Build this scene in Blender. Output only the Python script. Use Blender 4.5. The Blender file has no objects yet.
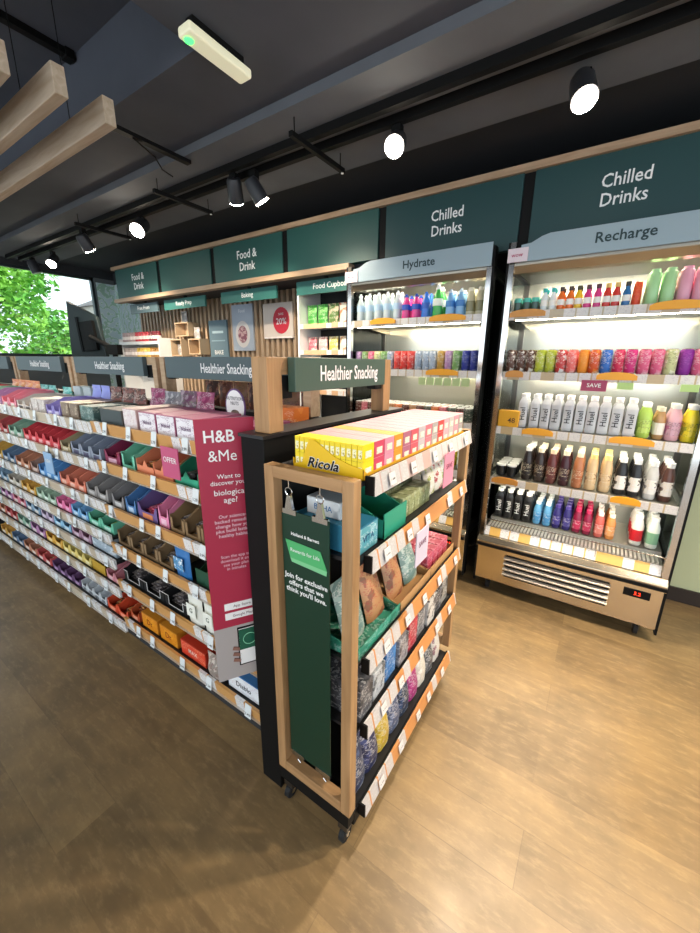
import bpy, math, random
from mathutils import Matrix, Vector
random.seed(7)
SC = bpy.context.scene
COL = SC.collection
PI = math.pi

# ------------------------------------------------------------------ materials
MATS = {}
def _new(name):
    m = bpy.data.materials.new(name); m.use_nodes = True
    nt = m.node_tree; b = nt.nodes['Principled BSDF']
    return m, nt, b
def srgb(h):
    if isinstance(h, str):
        h = h.lstrip('#'); c = [int(h[i:i+2], 16)/255 for i in (0, 2, 4)]
    else: c = h
    return tuple((x/12.92 if x <= .04045 else ((x+.055)/1.055)**2.4) for x in c) + (1,)
def mat(col, rough=.5, metal=0., coat=0., emit=0., key=None):
    k = ('m', col, rough, metal, coat, emit)
    if k in MATS: return MATS[k]
    m, nt, b = _new('plain_' + str(col).lstrip('#'))
    b.inputs['Base Color'].default_value = srgb(col)
    b.inputs['Roughness'].default_value = rough
    b.inputs['Metallic'].default_value = metal
    b.inputs['Coat Weight'].default_value = coat
    if emit:
        b.inputs['Emission Color'].default_value = srgb(col); b.inputs['Emission Strength'].default_value = emit
    MATS[k] = m; return m
def N(nt, t, **k):
    n = nt.nodes.new(t)
    for a, v in k.items(): setattr(n, a, v)
    return n
def ramp(nt, src, stops, interp='LINEAR'):
    r = N(nt, 'ShaderNodeValToRGB'); r.color_ramp.interpolation = interp
    e = r.color_ramp.elements
    while len(e) < len(stops): e.new(.5)
    for q, (p, c) in zip(e, stops): q.position = p; q.color = srgb(c)
    nt.links.new(src, r.inputs[0]); return r.outputs[0]
def mth(nt, op, a, b=None):
    n = N(nt, 'ShaderNodeMath', operation=op)
    for i, v in enumerate((a, b)):
        if v is None: continue
        if isinstance(v, (int, float)): n.inputs[i].default_value = v
        else: nt.links.new(v, n.inputs[i])
    return n.outputs[0]
def mix(nt, f, a, b):
    n = N(nt, 'ShaderNodeMix', data_type='RGBA')
    if isinstance(f, (int, float)): n.inputs['Factor'].default_value = f
    else: nt.links.new(f, n.inputs['Factor'])
    for s, v in ((6, a), (7, b)):
        if isinstance(v, (tuple, str)): n.inputs[s].default_value = srgb(v) if isinstance(v, str) else v
        else: nt.links.new(v, n.inputs[s])
    return n.outputs[2]
def obj_xyz(nt):
    t = N(nt, 'ShaderNodeTexCoord'); s = N(nt, 'ShaderNodeSeparateXYZ')
    nt.links.new(t.outputs['Object'], s.inputs[0]); return t.outputs['Object'], s.outputs
def printed(c1, c2, c3='#ffffff', scale=28., rough=.4, t=.55):
    """packaging print: base colour with blotches of two further inks"""
    k = ('p', c1, c2, c3, scale, rough, t)
    if k in MATS: return MATS[k]
    m, nt, b = _new('printed_' + c1.lstrip('#'))
    co, _ = obj_xyz(nt)
    v = N(nt, 'ShaderNodeTexNoise'); v.inputs['Scale'].default_value = scale; v.inputs['Detail'].default_value = 2
    nt.links.new(co, v.inputs['Vector'])
    mp = N(nt, 'ShaderNodeMapping'); mp.inputs['Scale'].default_value = (1, 1, 2.6); nt.links.new(co, mp.inputs[0])
    w = N(nt, 'ShaderNodeTexNoise'); w.inputs['Scale'].default_value = 95; w.inputs['Detail'].default_value = 1
    w2 = N(nt, 'ShaderNodeTexNoise'); w2.inputs['Scale'].default_value = scale*.8; w2.inputs['Detail'].default_value = 0; nt.links.new(mp.outputs[0], w2.inputs['Vector'])
    nt.links.new(mp.outputs[0], w.inputs['Vector'])
    a = ramp(nt, v.outputs[0], [(0, c1), (t, c2)], 'CONSTANT')
    f = mth(nt, 'MULTIPLY', mth(nt, 'GREATER_THAN', w.outputs[0], .53), mth(nt, 'GREATER_THAN', w2.outputs[0], .5))
    nt.links.new(mix(nt, mth(nt, 'MULTIPLY', f, .42), a, c3), b.inputs['Base Color'])
    b.inputs['Roughness'].default_value = rough
    MATS[k] = m; return m
def wood(c1, c2, axis='X', sc=1., rough=.5):
    k = ('w', c1, c2, axis, sc)
    if k in MATS: return MATS[k]
    m, nt, b = _new('wood_' + c1.lstrip('#'))
    co, _ = obj_xyz(nt)
    mp = N(nt, 'ShaderNodeMapping'); s = [14*sc]*3; s['XYZ'.index(axis)] = 1.2*sc
    mp.inputs['Scale'].default_value = s; nt.links.new(co, mp.inputs[0])
    n = N(nt, 'ShaderNodeTexNoise'); n.inputs['Scale'].default_value = 3; n.inputs['Detail'].default_value = 6; n.inputs['Distortion'].default_value = .6
    nt.links.new(mp.outputs[0], n.inputs[0])
    nt.links.new(ramp(nt, n.outputs[0], [(.3, c1), (.7, c2)]), b.inputs['Base Color'])
    b.inputs['Roughness'].default_value = rough
    MATS[k] = m; return m
def rail_mat(axis, base, tick='#e9e7e6', cell=.062, thr=.45):
    """shelf-edge strip: coloured card with small printed price tickets"""
    k = ('r', axis, base, cell, thr)
    if k in MATS: return MATS[k]
    m, nt, b = _new('price_strip_' + base.lstrip('#'))
    co, xyz = obj_xyz(nt)
    u = mth(nt, 'DIVIDE', xyz['XYZ'.index(axis)], cell)
    fl = mth(nt, 'FLOOR', u); fr = mth(nt, 'FRACT', u)
    wn = N(nt, 'ShaderNodeTexWhiteNoise', noise_dimensions='1D'); nt.links.new(fl, wn.inputs['W'])
    on = mth(nt, 'GREATER_THAN', wn.outputs['Value'], thr)
    inn = mth(nt, 'MULTIPLY', mth(nt, 'GREATER_THAN', fr, .08), mth(nt, 'LESS_THAN', fr, .95))
    f = mth(nt, 'MULTIPLY', on, inn)
    n = N(nt, 'ShaderNodeTexNoise'); n.inputs['Scale'].default_value = 170; n.inputs['Detail'].default_value = 1
    nt.links.new(co, n.inputs[0])
    tc = ramp(nt, n.outputs[0], [(.36, '#c4c0c0'), (.46, tick)])
    nt.links.new(mix(nt, f, base, tc), b.inputs['Base Color'])
    b.inputs['Roughness'].default_value = .3
    MATS[k] = m; return m

def glass_mat(name, tint='#f2f7f6', refl=.12, alpha=.9):
    if name in MATS: return MATS[name]
    m, nt, b = _new(name); nt.nodes.remove(b)
    out = nt.nodes['Material Output']
    tr = N(nt, 'ShaderNodeBsdfTransparent'); tr.inputs[0].default_value = srgb(tint)
    gl = N(nt, 'ShaderNodeBsdfGlossy'); gl.inputs['Roughness'].default_value = .03; gl.inputs[0].default_value = (.9, .95, .95, 1)
    lw = N(nt, 'ShaderNodeFresnel'); lw.inputs[0].default_value = 1.45
    mx = N(nt, 'ShaderNodeMixShader')
    nt.links.new(lw.outputs[0], mx.inputs[0]); nt.links.new(tr.outputs[0], mx.inputs[1]); nt.links.new(gl.outputs[0], mx.inputs[2])
    nt.links.new(mx.outputs[0], out.inputs[0]); MATS[name] = m; return m

OAK = wood('#b48c60', '#96714a', 'Z'); OAKX = wood('#b48c60', '#96714a', 'X'); OAKY = wood('#b48c60', '#96714a', 'Y')
PINE = wood('#c2a687', '#a98b6b', 'X', rough=.65)
BLACK = mat('#090909', .6); BLACK.node_tree.nodes['Principled BSDF'].inputs['Specular IOR Level'].default_value = .2; BLACKM = mat('#131416', .6); RUB = mat('#0c0c0d', .7)
STEEL = mat('#d8cbb4', .2, 1.); CHROME = mat('#d8d6d2', .12, 1.); DSTEEL = mat('#6d6a66', .35, 1.)
WHITE = mat('#eeeeec', .45); CREAM = mat('#e8e2cf', .5)
TEAL = mat('#1c4d48', .5); TEAL_SHADED = mat('#173f40', .5); GREY = mat('#4d5c60', .5); GRNSIGN = mat('#3b5247', .5)
GREEN = mat('#05301f', .45); RED = mat('#a4203f', .5); SHELF = mat('#19181a', .5)
def led_mat(c, s):
    k = ('led', c, s)
    if k in MATS: return MATS[k]
    MATS[k] = mat(c, .5, emit=s); return MATS[k]

# ------------------------------------------------------------------ mesh building
_TXT = {}
def text_geo(s, font_shear=0., bold=.004):
    k = (s, font_shear, bold)
    if k in _TXT: return _TXT[k]
    c = bpy.data.curves.new('glyphs', 'FONT'); c.body = s; c.size = 1; c.align_x = 'CENTER'; c.align_y = 'CENTER'
    c.resolution_u = 2; c.shear = font_shear; c.extrude = 0.004; c.offset = bold; c.space_line = 1.0
    o = bpy.data.objects.new('glyphs', c); COL.objects.link(o)
    dg = bpy.context.evaluated_depsgraph_get(); dg.update()
    me = bpy.data.meshes.new_from_object(o.evaluated_get(dg))
    r = ([v.co.copy() for v in me.vertices], [tuple(p.vertices) for p in me.polygons])
    bpy.data.objects.remove(o); bpy.data.curves.remove(c); bpy.data.meshes.remove(me)
    _TXT[k] = r; return r
FY = Matrix(((1, 0, 0), (0, 0, -1), (0, 1, 0))).to_4x4()      # text faces -Y
FX = Matrix(((0, 0, 1), (1, 0, 0), (0, 1, 0))).to_4x4()       # text faces +X
class MB:
    def __init__(s): s.v = []; s.f = []; s.m = []; s.mats = []
    def mi(s, m):
        if m not in s.mats: s.mats.append(m)
        return s.mats.index(m)
    def add(s, vs, fs, m):
        b = len(s.v); i = s.mi(m); s.v += [tuple(v) for v in vs]
        s.f += [tuple(b+q for q in f) for f in fs]; s.m += [i]*len(fs); return s
    def box(s, x0, x1, y0, y1, z0, z1, m):
        vs = [(x, y, z) for z in (z0, z1) for y in (y0, y1) for x in (x0, x1)]
        return s.add(vs, [(0, 2, 3, 1), (4, 5, 7, 6), (0, 1, 5, 4), (2, 6, 7, 3), (0, 4, 6, 2), (1, 3, 7, 5)], m)
    def boxT(s, M, sx, sy, sz, m):
        vs = [M @ Vector((x*sx/2, y*sy/2, z*sz/2)) for z in (-1, 1) for y in (-1, 1) for x in (-1, 1)]
        return s.add(vs, [(0, 2, 3, 1), (4, 5, 7, 6), (0, 1, 5, 4), (2, 6, 7, 3), (0, 4, 6, 2), (1, 3, 7, 5)], m)
    def prism(s, pts, a, b, m, axis='x'):
        """polygon pts (u,v) extruded along axis from a to b; x:(y,z)  y:(x,z)  z:(x,y)"""
        def P(u, v, w): return {'x': (w, u, v), 'y': (u, w, v), 'z': (u, v, w)}[axis]
        n = len(pts); vs = [P(u, v, a) for u, v in pts] + [P(u, v, b) for u, v in pts]
        fs = [tuple(range(n))[::-1], tuple(range(n, 2*n))] + [(i, (i+1) % n, n+(i+1) % n, n+i) for i in range(n)]
        return s.add(vs, fs, m)
    def lathe(s, prof, m, seg=12, c=(0, 0, 0), sq=0., M=None):
        vs = []; fs = []
        for r, z in prof:
            for k in range(seg):
                a = 2*PI*(k+.5)/seg; q = 1.
                if sq: q = 1 + sq*(1/max(abs(math.cos(a)), abs(math.sin(a))) - 1)
                p = Vector((r*q*math.cos(a), r*q*math.sin(a), z))
                if M is not None: p = M @ p
                vs.append((p.x+c[0], p.y+c[1], p.z+c[2]))
        for j in range(len(prof)-1):
            for k in range(seg):
                fs.append((j*seg+k, j*seg+(k+1) % seg, (j+1)*seg+(k+1) % seg, (j+1)*seg+k))
        fs.append(tuple(range(seg))[::-1]); fs.append(tuple((len(prof)-1)*seg+k for k in range(seg)))
        return s.add(vs, fs, m)
    def tube(s, pts, r, m, seg=8):
        for a, b in zip(pts, pts[1:]):
            a = Vector(a); b = Vector(b); d = b-a
            q = d.to_track_quat('Z', 'Y').to_matrix().to_4x4()
            s.lathe([(r, 0), (r, d.length)], m, seg, tuple(a), M=q)
        return s
    def text(s, t, size, at, face, m, sx=1., shear=0., rot=0., bold=.004):
        vs, fs = text_geo(t, shear, bold)
        M = Matrix.Translation(at) @ face @ Matrix.Rotation(rot, 4, 'Z') @ Matrix.Diagonal((size*sx, size, size, 1))
        return s.add([M @ v for v in vs], fs, m)
    def build(s, name, parent=None, loc=None, bevel=0., smooth=False):
        me = bpy.data.meshes.new(name); me.from_pydata(s.v, [], s.f)
        for m in s.mats: me.materials.append(m)
        me.polygons.foreach_set('material_index', s.m)
        if smooth: me.polygons.foreach_set('use_smooth', [True]*len(s.f))
        me.update()
        o = bpy.data.objects.new(name, me); COL.objects.link(o)
        if parent is not None: o.parent = parent
        if loc: o.location = loc
        if bevel:
            b = o.modifiers.new('edge', 'BEVEL'); b.width = bevel; b.segments = 2; b.limit_method = 'ANGLE'
        if smooth:
            try:
                me.set_sharp_from_angle(angle=math.radians(40))
            except Exception: pass
        return o
def empty(name, loc=(0, 0, 0), rz=0.):
    o = bpy.data.objects.new(name, None); COL.objects.link(o); o.location = loc; o.rotation_euler.z = rz
    o.empty_display_size = .05; return o
def tag(o, label=None, cat=None, group=None, kind=None):
    if label: o['label'] = label
    if cat: o['category'] = cat
    if group: o['group'] = group
    if kind: o['kind'] = kind
    return o
KIDS = {}
def kids(o): return [c for c in ALLK.get(o.name, [])]
ALLK = {}
def copy_tree(o, parent=None, depth=0):
    c = o.copy(); COL.objects.link(c)
    if parent is not None: c.parent = parent
    for ch in o.children: copy_tree(ch, c, depth+1)
    return c
PROTO = {}
def place(key, builder, loc, rz, label, cat, group=None, tilt=None):
    """first use moves the prototype itself, later ones copy it with its parts"""
    if key not in PROTO:
        o = PROTO[key] = builder()
    else:
        src = PROTO[key]; o = copy_tree(src)
        if 'group' in o: del o['group']
    o.location = loc; o.rotation_euler = tilt or (0, 0, 0); o.rotation_euler.z = rz
    return tag(o, label, cat, group)
ORD = ['first', 'second', 'third', 'fourth', 'fifth', 'sixth', 'seventh', 'eighth', 'ninth', 'tenth', 'eleventh', 'twelfth', 'thirteenth', 'fourteenth', 'fifteenth', 'sixteenth', 'seventeenth', 'eighteenth', 'nineteenth', 'twentieth']
def struct(mb, name, bevel=0.):
    return tag(mb.build(name, bevel=bevel), kind='structure')

# ------------------------------------------------------------------ room shell
def floor_mat():
    m, nt, b = _new('plank_floor'); co, xyz = obj_xyz(nt)
    br = N(nt, 'ShaderNodeTexBrick'); br.offset = .37; br.squash = 1
    br.inputs['Scale'].default_value = 1; br.inputs['Brick Width'].default_value = 1.25; br.inputs['Row Height'].default_value = .185
    br.inputs['Mortar Size'].default_value = .0014; br.inputs['Bias'].default_value = 0
    br.inputs['Color1'].default_value = srgb('#775f40'); br.inputs['Color2'].default_value = srgb('#a1845a'); br.inputs['Mortar'].default_value = srgb('#7b6243')
    nt.links.new(co, br.inputs['Vector'])
    mp = N(nt, 'ShaderNodeMapping'); mp.inputs['Scale'].default_value = (1.1, 9, 1); nt.links.new(co, mp.inputs[0])
    n = N(nt, 'ShaderNodeTexNoise'); n.inputs['Scale'].default_value = 2.2; n.inputs['Detail'].default_value = 5
    nt.links.new(mp.outputs[0], n.inputs[0])
    n2 = N(nt, 'ShaderNodeTexNoise'); n2.inputs['Scale'].default_value = 4.5; n2.inputs['Detail'].default_value = 5; n2.inputs['Roughness'].default_value = .6
    nt.links.new(co, n2.inputs[0])
    c = mix(nt, .35, br.outputs['Color'], ramp(nt, n.outputs[0], [(.3, '#6b5539'), (.7, '#a0845a')]))
    c = mix(nt, mth(nt, 'MULTIPLY', ramp(nt, n2.outputs[0], [(.35, '#000000'), (.75, '#ffffff')]), .6), c, '#564733')
    n3 = N(nt, 'ShaderNodeTexNoise'); n3.inputs['Scale'].default_value = 26; n3.inputs['Detail'].default_value = 5; n3.inputs['Roughness'].default_value = .7
    mp3 = N(nt, 'ShaderNodeMapping'); mp3.inputs['Scale'].default_value = (.5, 1.6, 1); nt.links.new(co, mp3.inputs[0]); nt.links.new(mp3.outputs[0], n3.inputs[0])
    c = mix(nt, mth(nt, 'MULTIPLY', ramp(nt, n3.outputs[0], [(.50, '#000000'), (.68, '#ffffff')]), .35), c, '#b09468')
    nt.links.new(c, b.inputs['Base Color'])
    r = mth(nt, 'ADD', mth(nt, 'MULTIPLY', n2.outputs[0], .34), .2); nt.links.new(r, b.inputs['Roughness'])
    return m
def paint(col, rough=.8, var=.06):
    m, nt, b = _new('paint_' + col.lstrip('#')); co, _ = obj_xyz(nt)
    n = N(nt, 'ShaderNodeTexNoise'); n.inputs['Scale'].default_value = 5; n.inputs['Detail'].default_value = 6; nt.links.new(co, n.inputs[0])
    base = srgb(col)
    nt.links.new(mix(nt, n.outputs[0], tuple(x*(1-var*2) for x in base[:3])+(1,), tuple(min(1, x*(1+var*2)) for x in base[:3])+(1,)), b.inputs['Base Color'])
    b.inputs['Roughness'].default_value = rough; return m
CEIL = paint('#474b55', .85, .1); CEIL2 = paint('#5f6369', .85, .08); WALLG = paint('#bcc29a', .7, .02)
WALLD = paint('#26282c', .8, .05)
XL, XR, YB, YW, ZC = -6.25, 4.0, -3.5, 3.12, 2.765
struct(MB().box(XL-.2, XR, YB, YW+.1, -.08, 0, floor_mat()), 'floor')
mb = MB(); RX, RY = -1.60, 1.25
mb.box(RX, XR, YB, 1.66, ZC, 3.3, CEIL); mb.box(XL-.2, RX, RY, 1.66, ZC, 3.3, CEIL)
mb.box(XL-.2, RX, YB, RY, 3.08, 3.3, CEIL); mb.box(XL-.2, XR, 2.32, YW+.1, ZC, 3.3, WALLD)
mb.box(XL-.2, XR, 1.66, 2.32, 2.72, 3.3, CEIL2)
struct(mb, 'ceiling')
struct(MB().box(XL-.2, .50, YW, YW+.1, 0, ZC, WALLD), 'wall_back')
struct(MB().box(.50, XR, YW, YW+.1, 0, ZC, WALLG), 'wall_right')
struct(MB().box(.50, XR, YW-.015, YW, 0, .10, mat('#2a2019', .5)), 'baseboard_right')
# window wall: a high window beside the corner and tall shop glazing nearer the camera
WW = paint('#5d6263', .7, .03)
mb = MB()
mb.box(XL-.12, XL, YB, YW, 2.66, ZC, WALLD)
mb.box(XL-.12, XL, 2.86, YW, 0, 2.66, WW); mb.box(XL-.12, XL, .95, 2.86, 0, 1.58, WW); mb.box(XL-.12, XL, .85, .95, 0, 2.66, WW)
mb.box(XL-.12, XL, YB, -2.6, 0, 2.66, WW); mb.box(XL-.12, XL, -2.6, .85, 0, .12, WW)
struct(mb, 'wall_left')
def window(n, y0, y1, z0, z1, mull):
    r = empty(f'window_{n}', (XL-.06, (y0+y1)/2, z0)); tag(r, kind='structure')
    h = z1-z0; w = (y1-y0)/2; f = MB(); A = mat('#3a4246', .35, .6)
    f.box(-.03, .03, -w, -w+.035, 0, h, A); f.box(-.03, .03, w-.035, w, 0, h, A); f.box(-.03, .03, -w, w, 0, .035, A); f.box(-.03, .03, -w, w, h-.035, h, A)
    for q in mull: f.box(-.025, .025, q-.02, q+.02, 0, h, A)
    f.build('window_frame', r, bevel=.002)
    MB().box(-.004, .004, -w+.03, w-.03, .03, h-.03, glass_mat('window_glass')).build('window_glass', r)
    MB().box(.0, .12, -w, w, -.03, 0, mat('#b7a489', .5)).build('window_sill', r, bevel=.003)
window(1, .95, 2.86, 1.58, 2.66, [])
window(2, -2.6, .85, .12, 2.66, [-.85, 0, .85])
# pale botanical wallpaper strip between window and slatted wall
def wallpaper():
    m, nt, b = _new('botanical_paper'); co, _ = obj_xyz(nt)
    w = N(nt, 'ShaderNodeTexWave'); w.inputs['Scale'].default_value = 3; w.inputs['Distortion'].default_value = 14; w.inputs['Detail'].default_value = 3; w.inputs['Detail Scale'].default_value = 2.2
    nt.links.new(co, w.inputs[0])
    nt.links.new(ramp(nt, w.outputs[0], [(.45, '#c0d2d6'), (.62, '#e6eeec'), (.8, '#9fc2ae')]), b.inputs['Base Color']); b.inputs['Roughness'].default_value = .6
    return m
WPM = wallpaper(); struct(MB().box(XL, -5.55, YW-.012, YW-.001, 0, 2.6, WPM).box(XL, XL+.012, 2.87, YW-.012, 0, 2.6, WPM), 'wall_far_corner')

# slatted feature wall
mb = MB(); mb.box(-5.55, -2.42, 3.085, 3.11, .9, 2.3, mat('#1b1715', .8))
x = -5.53
while x < -2.45:
    mb.box(x, x+.036, 3.045, 3.085, .9, 2.28, wood('#c2a88c', '#a1866a', 'Z')); x += .078
tag(mb.build('slatted_wall_cladding'), 'timber slatted wall cladding behind the food and drink displays', 'cladding', kind='structure')

# ------------------------------------------------------------------ fascia signs above the wall
joints = [-5.20, -4.26, -3.34, -2.40, -1.48, -.54, .42, 1.38, 2.34]
txt = ['Food &\nDrink', None, 'Food &\nDrink', None, 'Chilled\nDrinks', 'Chilled\nDrinks', None, None]
lab = ['small-looking green fascia sign reading Food and Drink by the far corner',
       'blank green fascia sign between the two Food and Drink signs',
       'green fascia sign reading Food and Drink above the Baking header',
       'blank green fascia sign beside the Chilled Drinks sign',
       'green fascia sign reading Chilled Drinks above the Hydrate cooler',
       'green fascia sign reading Chilled Drinks above the Recharge cooler', 'blank green fascia sign beyond the green wall corner', 'blank green fascia sign farthest along the green wall']
tx = [-4.68, 0, -2.86, 0, -1.01, -.08]
for i in range(8):
    a, c = joints[i]+.03, joints[i+1]-.03
    r = empty('fascia_sign', ((a+c)/2, 2.61, 2.2)); tag(r, lab[i], 'sign', 'green signs along the fascia')
    w = (c-a)/2; z0 = .065 if i < 4 else 0
    M = TEAL if i < 4 else TEAL_SHADED  # boards over the coolers darker: weaker light there painted into the teal
    MB().box(-w, w, 0, .05, z0, .385, M).build('sign_board', r, bevel=.002)
    if i < 4 or True:
        MB().box(w-.005, w+.065, .012, .05, z0, .385, BLACK).build('joint_strip', r)
    if txt[i]:
        MB().text(txt[i], .086 if i > 3 else .098, (tx[i]-(a+c)/2, -.001, .215 if i > 3 else .22), FY, WHITE, sx=.88, bold=.01).build('lettering', r)
tm = wood('#b79b7e', '#9c8063', 'X')
struct(MB().box(-5.22, 3.9, 2.59, 2.66, 2.586, 2.622, tm), 'trim_1')
struct(MB().box(-5.22, -1.74, 2.58, 2.66, 2.222, 2.262, tm), 'trim_2')
struct(MB().box(-5.22, 3.9, 2.665, YW, 2.24, 2.60, WALLD), 'wall_fascia')
for a, c, t, l in ((-5.1, -4.5, 'Free From', 'smallest grey shelf header below the far Food and Drink sign'), (-4.36, -3.62, 'Ready Prep', 'teal shelf header reading Ready Prep under the blank sign'),
                   (-3.36, -2.60, 'Baking', 'teal shelf header reading Baking above the posters'), (-2.36, -1.76, 'Food Cupboard', 'teal shelf header reading Food Cupboard over the pouch shelves')):
    r = empty('header_sign', ((a+c)/2, 2.70, 2.10)); tag(r, l, 'sign', 'shelf headers under the fascia')
    MB().box(-(c-a)/2, (c-a)/2, 0, .02, 0, .105, mat('#2c6760', .5) if a > -4.4 else mat('#53696f', .5)).build('sign_board', r)
    MB().text(t, .062, (.0 if a < -2.4 else .08, -.001, .055), FY, WHITE).build('lettering', r)
    MB().box(-.012, .012, .02, .045, .02, .13, BLACK).build('bracket', r)

# ------------------------------------------------------------------ drinks prototypes
def bottle(name, prof, body, cap, capprof, label=None, lab=None, text=None, tmat=None, sq=0., tsize=.03, rot=PI/2, smooth=True, seg=12):
    def f():
        o = MB().lathe(prof, body, seg, sq=sq).build(name, smooth=smooth)
        if cap: MB().lathe(capprof, cap, 12).build('cap', o, smooth=True)
        if label:
            b = MB(); r, z0, z1 = lab
            b.lathe([(r, z0), (r, z1)], label, seg, sq=sq)
            if text:
                b.text(text, tsize, (0, -r-.0015, (z0+z1)/2), FY, tmat, rot=rot)
            b.build('label', o)
        return o
    return f
def can(c, top='#c9c9c9', r=.026, h=.125, txt_=None):
    def f():
        o = MB().lathe([(r*.8, 0), (r, .008), (r, h-.012), (r*.82, h)], c, 14).build('drink_can', smooth=True)
        MB().lathe([(r*.80, h), (r*.84, h+.003), (r*.6, h+.003)], STEEL, 12).build('lid', o)
        if txt_:
            b = MB(); b.text(txt_, .03, (0, -r-.001, h*.5), FY, WHITE, rot=PI/2); b.build('lettering', o)
        return o
    return f
def shot(c, cap): return bottle('shot_bottle', [(.016, 0), (.0185, .006), (.0185, .075), (.010, .095), (.010, .10)], c, cap, [(.0125, .10), (.0125, .122)], mat('#f1eee6', .4), (.0188, .028, .058))
def huel(c, t, cap=WHITE):
    return bottle('meal_bottle', [(.024, 0), (.028, .008), (.028, .155), (.018, .178), (.016, .185)], c, cap, [(.019, .183), (.019, .205)], c, (.0284, .02, .15), 'Huel', t, sq=.6, tsize=.042)
def juice(c, cap, lm, h=.20, r=.032, t=None, tm_=None):
    return bottle('juice_bottle', [(r*.85, 0), (r, .01), (r, h*.66), (r*.62, h*.84), (r*.55, h*.88)], c, cap, [(r*.62, h*.87), (r*.62, h)], lm, (r*1.01, h*.15, h*.52), t, tm_, tsize=.026, rot=0)
def water(c, cap, lm, h=.19, r=.030):
    return bottle('water_bottle', [(r*.9, 0), (r, .01), (r*.93, h*.35), (r, h*.6), (r*.45, h*.82), (r*.42, h*.88)], c, cap, [(r*.5, h*.87), (r*.5, h*.93), (r*.3, h*.94), (r*.3, h)], lm, (r*1.02, h*.36, h*.58))
def flask(c): return bottle('shake_bottle', [(.024, 0), (.028, .006), (.028, .145), (.022, .155)], c, c, [(.02, .155), (.02, .168)], None)
def cart(c, top, w=.05, d=.06, h=.085):
    def f():
        o = MB().box(-w/2, w/2, -d/2, d/2, 0, h, c).build('drink_carton', bevel=.003)
        MB().box(-w/2+.004, w/2-.004, -d/2+.004, d/2-.004, h, h+.004, top).build('lid', o)
        return o
    return f
def cl(h): return mat(h, .25)
CLEAR = mat('#b9c6c8', .1, .0, .5); LEAFY = mat('#3f9a3c', .3)
LAB = mat('#e9e6da', .5)

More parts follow.
